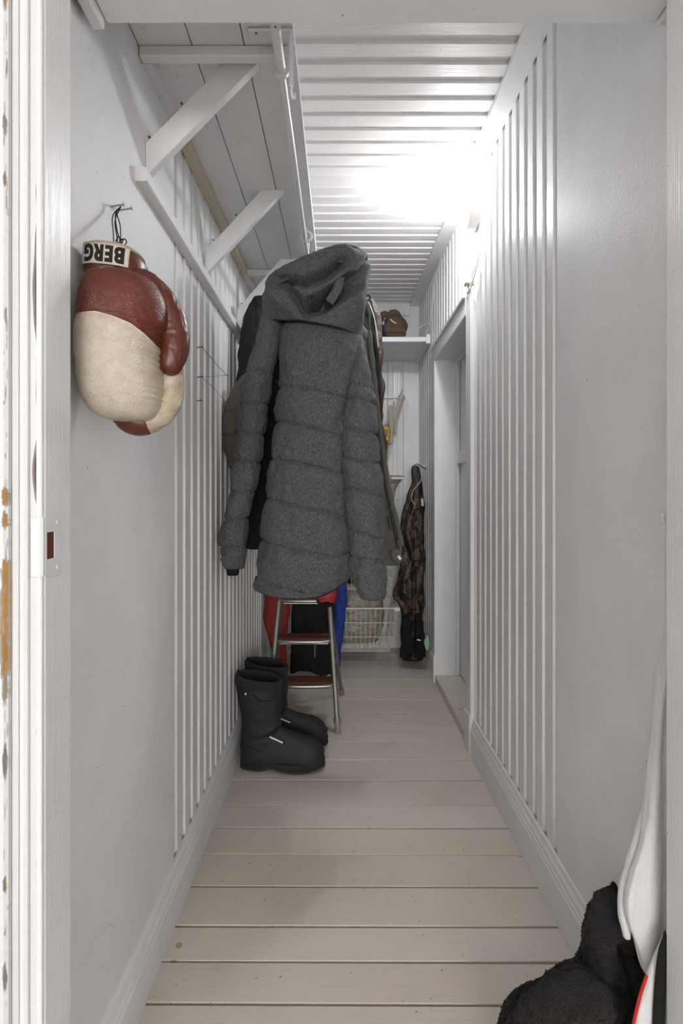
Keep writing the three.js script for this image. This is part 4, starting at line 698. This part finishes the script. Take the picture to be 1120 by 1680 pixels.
// ───────────────────────── winter boots ─────────────────────────
function makeBoot(name, label) {
  const b = thing(name, label, 'boot', 'pair of black winter boots');
  const outline = (k) => { const out = [], n = 64; for (let i = 0; i < n; i++) { const a = i / n * Math.PI * 2, c = Math.cos(a), s = Math.sin(a), x = .172 + Math.sign(c) * Math.pow(Math.abs(c), .82) * .172, w = (.047 + .012 * smooth(.1, .26, x) - .004 * gauss((x - .13) / .05, 1)) * Math.pow(Math.abs(s), .8) * Math.sign(s); out.push([.172 + (x - .172) * (1 + k / .172), w * (1 + k / .055)]); } return out; };
  const lift = (x) => .012 * smooth(.27, .345, x) ;
  const ring = (k, y, f) => outline(k).map(([x, z]) => new V3(x, (f ? f(x) : 0) + y + lift(x) , z));
  const arch = (x) => .010 * smooth(.085, .10, x) * (1 - smooth(.13, .19, x));
  mesh('sole', skin([ring(-.006, .000, arch), ring(0, .004, arch), ring(.004, .018), ring(.004, .034), ring(.001, .040)]), M.sole, b);
  mesh('midsole', skin([ring(-.010, .001, arch), ring(.0048, .0045, arch), ring(.0048, .009, arch), ring(0, .012, arch)]), M.soleGrey, b);
  // foot: sections along the boot
  const xs = [0, .02, .06, .10, .14, .17, .20, .24, .28, .31, .335, .345], topY = [.11, .14, .165, .18, .180, .168, .154, .142, .132, .118, .092, .060], half = [.018, .038, .047, .049, .049, .050, .052, .056, .058, .052, .034, .012];
  const sections = []; const n = 48;
  for (let j = 0; j <= 46; j++) { const x = lerp(0, .345, j / 46), t = hermite(xs, topY, x), w = hermite(xs, half, x), r = []; for (let i = 0; i < n; i++) { const a = i / n * Math.PI * 2, c = Math.cos(a), s = Math.sin(a); const y0 = .030 + lift(x), hh = t - y0; let zz = Math.sign(c) * Math.pow(Math.abs(c), .8) * w, yy = s > 0 ? y0 + hh * Math.pow(s, .85) : y0 + .004 * s; const dd = .0018 * fbm(x * 30, yy * 30, zz * 30); r.push(new V3(x, yy + dd, zz * (1 + dd * 12))); } sections.push(r); }
  mesh('foot', skin(sections), M.boot, b);
  mesh('toe_guard', limb(outline(.0015).filter(([x]) => x > .215).map(([x, z]) => ({ x, z })).sort((p, q) => Math.atan2(p.z, p.x - .2) - Math.atan2(q.z, q.x - .2)).map(q => new V3(q.x, .050 + lift(q.x) + .012 * smooth(.25, .345, q.x), q.z * .985 - 0)), .0022, { n: 8, m: 70 }), M.boot, b);
  mesh('heel_guard', limb([new V3(.10, .085, .0505), new V3(.05, .10, .0485), new V3(.016, .105, .034), new V3(-.002, .107, 0), new V3(.016, .105, -.034), new V3(.05, .10, -.0485), new V3(.10, .085, -.0505)], .0022, { n: 8, m: 50 }), M.boot, b);
  // shaft, open at the top
  const sr = (y, k, wob = 1) => { const cx = lerp(.082, .083, y / .38) - .010 * smooth(.2, .38, y), hx = lerp(.076, .094, smooth(.10, .37, y)) + .010 * gauss((y - .10) / .05, 1), hz = lerp(.050, .066, smooth(.10, .36, y)), r = []; for (let i = 0; i < 56; i++) { const a = i / 56 * Math.PI * 2, c = Math.cos(a), s = Math.sin(a); const o = wob * (.003 * fbm(c * 1.4, y * 12, s * 1.4) + .0045 * gauss((y - .155 - .03 * c) / .012, 1) * Math.max(0, c * .8 + .2) - .0045 * gauss((y - .135 - .02 * c) / .010, 1)); r.push(new V3(cx + Math.sign(c) * Math.pow(Math.abs(c), .9) * (hx + o) * k, y + .014 * smooth(.30, .38, y) * -c, Math.sign(s) * Math.pow(Math.abs(s), .9) * (hz + o) * k)); } return r; };
  const outer = []; for (let j = 0; j <= 50; j++) outer.push(sr(lerp(.085, .352, j / 50), 1)); outer.push(sr(.352, .92)); for (let j = 0; j <= 8; j++) outer.push(sr(lerp(.35, .20, j / 8), .88, 0));
  mesh('shaft', skin(outer, { capA: false }), M.boot, b);
  mesh('felt_collar', skin([sr(.338, 1.005), sr(.345, 1.035), sr(.358, 1.05), sr(.372, 1.035), sr(.379, .98), sr(.377, .90), sr(.36, .85), sr(.30, .835), sr(.22, .82)], { capA: false }), M.bootFelt, b);
  mesh('pull_loop', limb([new V3(-.008, .352, .012), new V3(-.014, .385, .010), new V3(-.008, .400, 0), new V3(-.012, .385, -.010), new V3(-.008, .352, -.012)].map(p => p.add(new V3(-.004, 0, 0))), .0035, { n: 8, m: 30 }), M.blackShiny, b);
  mesh('rivet', new THREE.SphereGeometry(.0045, 12, 8).scale(1, 1, .5).translate(.032, .325, .0625), M.reflector, b);
  mesh('top_patch_seam', limb([new V3(.062, .325, .066), new V3(.085, .305, .0665), new V3(.12, .297, .060), new V3(.15, .298, .040)], .0016, { n: 6, m: 24 }), M.black, b);
  const str = mesh('reflective_strip', beam(new V3(.128, .150, .0525), new V3(.182, .128, .0545), .0055, .003, new V3(0, 0.35, 1), .0008), M.reflector, b);
  mesh('instep_patch', limb([new V3(.105, .165, .046), new V3(.150, .155, .047), new V3(.185, .135, .050), new V3(.190, .118, .0535)], .0016, { n: 6, m: 24 }), M.boot, b);
  return b;
}
{
  const a = makeBoot('winter_boot', 'black winter boot standing nearer, its felt collar open to view');
  a.position.set(-.408, .0005, -2.225); a.rotation.y = -.05;
  const b = makeBoot('winter_boot', 'black winter boot half hidden behind the other boot');
  b.position.set(-.400, .0005, -2.405); b.rotation.y = .02;
}

// ───────────────────────── end wall: shelf, track, baskets ─────────────────────────
{
  const s = thing('cap_shelf', 'white shelf board high across the end of the corridor', 'shelf', null);
  mesh('shelf_board', boxAt(-.445, .560, 2.118, 2.150, -BACK + .004, -3.452, .003), M.trim, s);
  mesh('side_cleat', boxAt(.555, .5848, 2.105, 2.166, -BACK + .004, -3.446, .003), M.trim, s);
  const c = thing('cap', 'brown baseball cap lying on the high end shelf', 'cap', null);
  const K = 3.50;
  mesh('brim', hang([[530, 634, 658, K - .03, .012], [536, 630, 664, K - .03, .018], [545, 631, 665, K - .035, .02], [549.5, 633, 664, K - .025, .016], [552.5, 634, 663, K - .03, .012]], { n: 40, m: 20, bottom: 'out', drop: .002, disp: (x, y, q) => .002 * fbm(x * 40, y * 40, 3), warp: (px) => (px - 648) * .04 }), M.capBrown, c);
  mesh('crown', hang([[516, 638, 652, K + .04, .02], [521, 633, 658, K + .035, .05], [526, 631, 662, K + .03, .065], [532, 630, 665, K + .03, .075], [540, 630, 667, K + .03, .085], [549, 631, 664, K + .045, .07], [557.2, 632, 663, K + .045, .066]], { n: 60, m: 40, bottom: 'out', drop: .002, disp: (x, y, q, i) => .010 * fbm(x * 26, y * 26, q * 18) - .02 * gauss((i.px - 652) / 3.5, 1) * smooth(530, 510, i.py) }), M.capBrown, c);
  const crumple = (t, a, p) => .004 * fbm(p.x * 40 + Math.cos(a), p.y * 40 + Math.sin(a), 4);
  mesh('crown_fold', limb([at(625, 524, K + .05), at(626, 518, K + .03), at(631, 515, K + .02), at(637, 520, K + .02)], .019, { n: 20, m: 24, disp: crumple }), M.capBrown, c);
  mesh('crown_fold', limb([at(640, 524, K + .02), at(642, 515, K), at(648, 514, K), at(654, 522, K + .02)], .023, { n: 20, m: 24, disp: crumple }), M.capBrown, c);
  mesh('crown_fold', limb([at(656, 532, K), at(661, 527, K + .01), at(665, 535, K + .02)], .016, { n: 20, m: 20, disp: crumple }), M.capBrown, c);
  mesh('print', limb([at(640, 524, K - .052), at(645, 528, K - .056), at(652, 532, K - .052)], .004, { n: 8, m: 16, squash: .5 }), M.capPrint, c).userData.label = 'pale print on the front';
  const b = thing('blue_bag', 'small blue plastic bag under the cap', 'bag', null);
  mesh('film', hang([[535, 622, 630, K + .19, .02], [540, 618, 634, K + .19, .03], [546, 617, 640, K + .19, .035], [550.0, 617, 640, K + .19, .035], [568.6, 618, 638, K + .19, .035]], { n: 40, m: 24, bottom: 'out', drop: .001, disp: (x, y, q) => .006 * fbm(x * 40, y * 40, q * 30) }), M.blueBag, b);
}
{
  const t = thing('wall_track', 'white slotted shelf track standing on the end wall', 'wall track', null);
  const mk = (x) => mesh('track', boxAt(x - .010, x + .010, .62, 2.10, -BACK + .002, -BACK + .016, .002), M.metalWhite, t);
  mk(.404); mk(.436); mesh('track_back', boxAt(.414, .426, .62, 2.10, -BACK + .002, -BACK + .006, .001), M.metalWhite, t);
  mesh('hook_bar', boxAt(.30, .44, 1.845, 1.858, -BACK + .018, -BACK + .028, .002), M.metalWhite, t);
  mesh('hook_arm', limb([new V3(.43, 1.85, -BACK + .02), new V3(.435, 1.852, -BACK + .10), new V3(.437, 1.862, -BACK + .20), new V3(.438, 1.880, -BACK + .21)], .005, { n: 8, m: 24 }), M.metalWhite, t);
  mesh('hook_arm', limb([new V3(.31, 1.85, -BACK + .02), new V3(.312, 1.852, -BACK + .10), new V3(.315, 1.862, -BACK + .20), new V3(.316, 1.880, -BACK + .21)], .005, { n: 8, m: 24 }), M.metalWhite, t);
  mesh('lower_bracket', merge([boxAt(.355, .445, 1.24, 1.255, -BACK + .016, -3.70, .003), boxAt(.40, .44, 1.10, 1.25, -BACK + .014, -BACK + .03, .002)]), M.metalWhite, t);
}
{
  const K = 3.77;
  const s = thing('strap_bundle', 'pale grey webbing straps hanging in a bundle from the wall track hook', 'straps', null);
  const ribbon = (pts, r, sq, name = 'strap') => mesh(name, limb(pts, r, { n: 12, m: 40, squash: sq, disp: (t, a, p) => .001 * Math.sin(t * 40) }), M.strap, s);
  ribbon([at(660, 650, K), at(655, 662, K), at(649, 678, K), at(645, 695, K), at(641, 715, K), at(638, 725, K)], .014, .35);
  ribbon([at(662, 651, K + .02), at(656, 668, K + .02), at(650, 688, K + .02), at(646, 710, K + .02), at(642, 724, K + .02)], .012, .35);
  ribbon([at(641, 668, K - .02), at(641, 684, K - .02), at(642, 702, K - .02), at(640, 722, K - .02)], .016, .4);
  ribbon([at(647, 660, K), at(644, 690, K), at(648, 712, K), at(641, 722, K)], .008, .5);
  mesh('cord', limb([at(664, 650, K), at(669, 664, K), at(667, 680, K), at(661, 688, K), at(654, 689, K), at(648, 686, K)], .0018, { n: 6, m: 40 }), M.plastic, s);
  mesh('cord', limb([at(660, 649, K - .03), at(650, 658, K - .03), at(647, 672, K - .03), at(648, 690, K - .03)], .0022, { n: 6, m: 30 }), M.plastic, s);
  mesh('end_loop', limb([at(632, 722, K - .03), at(640, 726, K - .05), at(645, 720, K - .03), at(646, 714, K)], .003, { n: 8, m: 24 }), M.plastic, s);
  const y = thing('yellow_tape_roll', 'roll of yellow and black tape hanging beside the grey straps', 'tape', null);
  mesh('tape', new THREE.TorusGeometry(.034, .014, 14, 30).scale(.55, 1.25, 1).translate(...at(633, 712, K - .06)), M.yellow, y);
  mesh('black_edge', new THREE.TorusGeometry(.048, .005, 10, 30).scale(.55, 1.15, 1).translate(...at(633, 712, K - .063)), M.black, y);
}
function wireBasket(name, label, x0, x1, yTop, depth, zFront) {
  const b = thing(name, label, 'wire basket', null);
  const zb = zFront - .42, inset = .035, y0 = yTop - depth, wires = [], r = .0016;
  const ringPts = (k) => { const y = lerp(yTop, y0 + .0, k), i = inset * Math.pow(k, 2.2); return [new V3(x0 + i, y, zFront - i), new V3(x1 - i, y, zFront - i), new V3(x1 - i, y, zb + i), new V3(x0 + i, y, zb + i)]; };
  const rim = ringPts(0); mesh('rim', limb([...rim.slice(0, 2).flatMap((p, i) => [p.clone().lerp(rim[(i + 1) % 4], .02), p.clone().lerp(rim[(i + 1) % 4], .98)]), ...rim.slice(2).flatMap((p, i) => [p.clone().lerp(rim[(i + 3) % 4], .02), p.clone().lerp(rim[(i + 3) % 4], .98)])], .005, { n: 10, m: 120, closed: true, up: new V3(0, 1, 0) }), M.basket, b);
  for (const k of [.33, .66, 1]) { const q = ringPts(k); for (let i = 0; i < 4; i++) wires.push(bar(q[i], q[(i + 1) % 4], r * 1.4, 6)); }
  const column = (f) => { const pts = [0, .33, .66, 1].map(f); for (let i = 0; i < 3; i++) wires.push(bar(pts[i], pts[i + 1], r, 5)); };
  const nx = Math.round((x1 - x0) / .033), nz = 13;
  for (let i = 1; i < nx; i++) { const t = i / nx; column(k => { const q = ringPts(k); return q[0].clone().lerp(q[1], t); }); column(k => { const q = ringPts(k); return q[3].clone().lerp(q[2], t); }); const q = ringPts(1); wires.push(bar(q[0].clone().lerp(q[1], t), q[3].clone().lerp(q[2], t), r, 5)); }
  for (let i = 1; i < nz; i++) { const t = i / nz; column(k => { const q = ringPts(k); return q[1].clone().lerp(q[2], t); }); column(k => { const q = ringPts(k); return q[0].clone().lerp(q[3], t); }); const q = ringPts(1); wires.push(bar(q[0].clone().lerp(q[3], t), q[1].clone().lerp(q[2], t), r, 5)); }
  const w = mesh('wire_mesh', merge(wires), M.basket, b); w.userData.kind = 'stuff';
  mesh('bracket', boxAt(x1 + .005, x1 + .018, yTop - .014, yTop + .002, zb - .05, zFront + .01, .003), M.metalWhite, b);
  mesh('bracket', boxAt(x0 - .018, x0 - .005, yTop - .014, yTop + .002, zb - .05, zFront + .01, .003), M.metalWhite, b);
  mesh('end_clip', boxAt(x1 - .012, x1 + .026, yTop - .018, yTop + .006, zFront - .012, zFront + .018, .005), M.plastic, b);
  return b;
}
wireBasket('wire_basket', 'lower white wire basket just above the floor at the corridor end', -.12, .360, .405, .285, -3.44);
wireBasket('wire_basket', 'upper white wire basket, only its right end showing beside the trousers', -.12, .360, .745, .225, -3.44);
{
  const g = thing('grey_sack', 'pale grey plastic sack lying in the lower wire basket', 'sack', null);
  mesh('film', hang([[966, 544, 620, 3.66, .05], [974, 540, 626, 3.66, .08], [995, 538, 629, 3.66, .10], [1030, 538, 626, 3.66, .10], [1050, 544, 618, 3.66, .08]], { n: 80, m: 60, bottom: 'out', disp: (x, y, q) => .014 * fbm(x * 14, y * 14, q * 10) + .004 * fbm(x * 50, y * 50, q * 30) }), M.bagFilm, g);
  const d = thing('dark_bundle', 'dark folded cloth in the upper wire basket', 'cloth', null);
  mesh('cloth', hang([[905, 544, 622, 3.66, .05], [918, 538, 630, 3.66, .10], [940, 538, 630, 3.66, .11], [950, 540, 624, 3.66, .10], [954, 546, 618, 3.66, .08]], { n: 60, m: 30, bottom: 'out', disp: (x, y, q) => .010 * fbm(x * 12, y * 20, q * 10) }), M.blackCoat, d);
  const f = thing('paper_bag', 'crumpled pale paper bag clamped in the wall track bracket', 'bag', null);
  mesh('paper', hang([[782, 632, 664, 3.76, .012], [792, 632, 655, 3.76, .02], [802, 634, 649, 3.76, .025], [840, 634, 645, 3.76, .03], [880, 634, 644, 3.76, .03]], { n: 40, m: 50, bottom: 'out', disp: (x, y, q) => .005 * fbm(x * 40, y * 30, q * 30) }), M.bagFilm, f);
}
{
  const t = thing('camouflage_trousers', 'brown camouflage trousers hanging in the far right corner', 'trousers', null);
  const K = 3.60;
  mesh('legs', hang([[766, 675, 687, K, .016], [774, 674, 689, K, .024], [790, 675, 692, K, .03], [803, 671, 693, K, .04], [835, 661, 695, K, .05], [859, 657, 696, K, .054], [880, 658, 696, K, .052], [905, 660, 695, K, .05], [930, 656, 696, K, .052], [956, 652, 696, K, .052], [968, 646, 695, K, .05], [980, 644, 694, K, .048], [988, 650, 694, K, .048], [1000, 656, 694, K, .048], [1030, 658, 693, K, .05], [1072, 660, 692, K, .05], [1082, 662, 690, K, .048]], { n: 110, m: 240, disp: (x, y, q, i) => (.006 * Math.sin(i.a * 5 + 4 * noise3(y * 2.2, 1, 4)) + .007 * fbm(x * 7, y * 3, q * 6) + .0045 * Math.sin(y * 21 + 34 * x + 3 * noise3(x * 5, y * 3, 1)) + .003 * noise3(x * 22, y * 10, q * 14)) * smooth(.04, .2, i.t) - .014 * gauss((i.px - 679 + (i.py - 900) * .02) / 2.5, 1) * smooth(850, 900, i.py) }), M.camo, t);
  mesh('drawstring', limb([at(690, 772, K - .035), at(691, 786, K - .04), at(684, 797, K - .05), at(677, 806, K - .055), at(675, 820, K - .065), at(681, 828, K - .068)], .0022, { n: 6, m: 40 }), M.piping, t);
  mesh('hanging_loop', limb([at(678, 768, K), at(681, 762, K), at(686, 762, K + .0), at(692, 766, K), at(698, 770, K)], .003, { n: 8, m: 24 }), M.black, t);
  mesh('white_label', beam(at(692, 818, K - .06), at(693, 830, K - .06), .016, .002, new V3(0, 0, 1), .0005), M.piping, t);
  const hook2 = thing('wall_hook', 'small white hook on the right wall that carries the trousers', 'hook', null);
  mesh('stem', limb([new V3(RW - .001, 1.335, -3.60), new V3(RW - .015, 1.325, -3.60), new V3(RW - .026, 1.325, -3.60), new V3(RW - .030, 1.338, -3.60)], .003, { n: 8, m: 20 }), M.metalWhite, hook2);
  mesh('plate', boxAt(RW - .004, RW + .001, 1.325, 1.36, -3.612, -3.588, .001), M.metalWhite, hook2);
  const glove = (label, cx, K, w, tilt) => {
    const g = thing('winter_glove', label, 'glove', 'pair of black winter gloves');
    mesh('palm', hang([[1010, cx - w * .6, cx + w * .6, K, .028], [1022, cx - w * .85, cx + w * .9, K, .036], [1040, cx - w * .9, cx + w * .9, K, .036], [1055, cx - w, cx + w, K, .034], [1070, cx - w * .95, cx + w * .95, K, .03]], { n: 44, m: 40, bottom: 'out', disp: (x, y, q) => .005 * fbm(x * 26, y * 26, q * 26) }), M.black, g);
    const L = [10, 15, 14, 9];
    for (let k = 0; k < 4; k++) { const x = cx + (k - 1.5) * w * .52; mesh('finger', limb([at(x, 1064, K), at(x + tilt, 1072, K - .012), at(x + tilt * 1.6, 1066 + L[k], K - .016)], .0145, { n: 12, m: 16 }), M.black, g); }
    mesh('thumb', limb([at(cx + w * .7, 1040, K - .03), at(cx + w * 1.0, 1056, K - .04), at(cx + w * .92, 1070, K - .045)], .0145, { n: 12, m: 18 }), M.black, g);
    return g;
  };
  glove('black winter glove at the foot of the trousers, left of its twin', 666, 3.50, 8.8, 0);
  const g2 = glove('black winter glove with a white tag at the foot of the trousers by the wall', 687.5, 3.475, 7.5, .5);
  mesh('tag', beam(at(684, 1049.5, 3.415), at(690, 1050.5, 3.415), .008, .002, new V3(0, 0, 1), .0005), M.reflector, g2);
  const m = thing('mint_cloth', 'scrap of mint green cloth beside the gloves at the wall', 'cloth', null);
  mesh('cloth', hang([[1044, 699, 701.5, 3.42, .008], [1050, 696, 704, 3.42, .012], [1058, 696, 704, 3.42, .012], [1064, 698, 703, 3.42, .008]], { n: 30, m: 20, bottom: 'out', disp: (x, y, q) => .004 * fbm(x * 80, y * 80, q * 60) }), M.mint, m);
}

// ───────────────────────── cloths by the doorway, right foreground ─────────────────────────
{
  const w = thing('white_towel', 'white towel hanging in soft folds beside the right door jamb', 'towel', null);
  const folds = (x, y, q, i) => .0042 * Math.sin((x - .585) / (.02 + .07 * clamp((.95 - y) / .6)) * 11 + 1.5 * noise3(y * 2.2, 2, 5)) * smooth(.1, .5, i.t) + .003 * fbm(x * 14, y * 6, q * 12);
  mesh('cloth', hang([[860, 1093, 1099, .950, .006], [1000, 1093, 1099, .950, .008], [1080, 1089, 1099, .950, .010], [1160, 1078, 1099, .950, .011], [1230, 1071, 1099, .950, .012], [1330, 1057, 1099, .950, .013], [1400, 1043, 1099, .950, .014], [1440, 1034, 1099, .950, .014], [1480, 1028, 1099, .950, .014], [1520, 1030, 1099, .950, .014], [1560, 1043, 1099, .950, .013], [1604, 1066, 1098, .950, .011]], { n: 140, m: 150, ex: .5, disp: folds }), M.towel, w);
  mesh('back_fold', hang([[1085, 1082, 1088, .972, .006], [1160, 1071, 1080, .972, .008], [1230, 1066, 1074, .972, .008], [1330, 1052, 1064, .972, .008], [1420, 1026, 1048, .972, .010], [1460, 1016, 1040, .972, .010], [1500, 1015, 1034, .972, .010], [1536, 1022, 1034, .972, .008]], { n: 40, m: 100, disp: (x, y, q) => .003 * fbm(x * 16, y * 8, 3) }), M.towel, w);
  const hk = thing('towel_hook', 'small hook on the right wall behind the jamb holding the towel', 'hook', null);
  mesh('stem', limb([new V3(RW - .002, 1.085, -.945), new V3(RW - .008, 1.078, -.945), new V3(RW - .014, 1.076, -.945), new V3(RW - .016, 1.088, -.945)], .0035, { n: 8, m: 20 }), M.metalWhite, hk);
}
{
  const f = thing('black_fleece', 'black fleece clothing heaped on the floor in the right foreground', 'fleece', null);
  const fz = (x, y, q) => .012 * fbm(x * 11, y * 11, q * 11) + .003 * fbm(x * 55, y * 55, q * 55);
  const ridge = (i, L, w, a) => a * gauss(toLine(i.px, i.py, L) / w, 1) * smooth(0, .4, i.front);
  mesh('fold', hang([[1470, 996, 1012, 1.04, .014], [1484, 982, 1022, 1.04, .030], [1508, 972, 1036, 1.04, .040], [1545, 965, 1048, 1.04, .046], [1600, 962, 1052, 1.04, .050], [1680, 958, 1050, 1.04, .052], [1740, 950, 1050, 1.04, .055], [1780, 946, 1050, 1.04, .055]], { n: 150, m: 170, bottom: 'out', disp: (x, y, q, i) => fz(x, y, q) * .8 + ridge(i, [[1003, 1530], [1020, 1590], [1052, 1670]], 8, -.022) + ridge(i, [[980, 1510], [974, 1590], [986, 1660]], 12, .014) + ridge(i, [[1000, 1545], [1030, 1548], [1048, 1560]], 6, -.014) + ridge(i, [[1030, 1580], [1040, 1640], [1035, 1700]], 10, .012) }), M.fleece, f);
  mesh('fold', hang([[1457, 1002, 1013, 1.085, .008], [1468, 984, 1013, 1.085, .012], [1490, 968, 1010, 1.085, .014], [1520, 960, 1004, 1.085, .016], [1550, 954, 1000, 1.085, .018], [1572, 944, 995, 1.085, .018], [1588, 934, 990, 1.085, .020], [1650, 928, 985, 1.085, .022], [1722, 922, 985, 1.085, .024]], { n: 80, m: 120, bottom: 'out', disp: (x, y, q, i) => fz(x, y, q) * .5 }), M.fleece, f);
  mesh('fold', limb([at(866, 1770, 1.0), at(872, 1715, .99), at(892, 1672, .98), at(925, 1645, .975), at(958, 1632, .98), at(985, 1650, .99)], (t) => .050 - .010 * t, { n: 56, m: 130, disp: (t, a, p) => fz(p.x + Math.cos(a) * .05, p.y + Math.sin(a) * .05, p.z) }), M.fleece, f);
  mesh('fold', limb([at(838, 1720, 1.045), at(842, 1680, 1.045), at(852, 1640, 1.045), at(880, 1627, 1.045), at(915, 1620, 1.05), at(945, 1598, 1.055)], (t) => .022 + .005 * Math.sin(t * 9), { n: 44, m: 120, disp: (t, a, p) => fz(p.x + Math.cos(a) * .03, p.y + Math.sin(a) * .03, p.z + 3) * .55 }), M.fleece, f);
  mesh('fold', limb([at(850, 1752, 1.02), at(900, 1748, 1.02), at(980, 1748, 1.02), at(1025, 1748, 1.02)], .048, { n: 30, m: 40, disp: (t, a, p) => fz(p.x + Math.cos(a) * .05, p.y, p.z) * .4 }), M.fleece, f);
  // the pile: short fibres all over the folds
  const tufts = [];
  for (const part of f.children) { const P = part.geometry.attributes.position, N = part.geometry.attributes.normal; for (let k = 0; k < 1500; k++) { const i = rnd() * P.count | 0, p = new V3().fromBufferAttribute(P, i), n = new V3().fromBufferAttribute(N, i).add(new V3(rr(-.5, .5), rr(-.5, .5), rr(-.5, .5))).normalize(), g = new THREE.ConeGeometry(.0011, rr(.005, .009), 4, 1, true); g.applyQuaternion(new THREE.Quaternion().setFromUnitVectors(new V3(0, 1, 0), n)); p.addScaledVector(n, .0022); if (p.x > .555 || p.y < .01) continue; g.translate(p.x, p.y, p.z); tufts.push(g); } }
  const tf = mesh('pile', merge(tufts), M.fleece, f); tf.userData.kind = 'stuff';
  const s = thing('striped_garment', 'white garment with a black stripe and red edge at the right jamb', 'clothing', null);
  const rows = [[1540, 1086, 1094, .905, .005], [1575, 1070, 1096, .905, .007], [1605, 1059, 1097, .905, .008], [1640, 1049, 1098, .905, .008], [1680, 1040, 1098, .905, .009], [1760, 1028, 1098, .905, .010], [1860, 1020, 1098, .905, .010], [1898, 1020, 1098, .905, .010]];
  mesh('cloth', hang(rows, { n: 60, m: 80, disp: (x, y, q, i) => .0015 * fbm(x * 12, y * 8, 2) }), M.towel, s);
  mesh('black_stripe', hang([[1538, 1087, 1093, .894, .003], [1560, 1080, 1093, .893, .004], [1600, 1075, 1092, .892, .004], [1640, 1072, 1091, .892, .004], [1680, 1070, 1090, .892, .004], [1800, 1066, 1088, .892, .004], [1890, 1064, 1086, .892, .004]], { n: 30, m: 60 }), M.black, s);
  mesh('red_edge', limb([[1060, 1602, .90], [1050, 1632, .90], [1043, 1660, .90], [1038, 1684, .90], [1026, 1760, .90], [1019, 1860, .90]].map(p => at(...p)), .0026, { n: 10, m: 50 }), M.redEdge, s);
}

renderer.render(scene, camera);
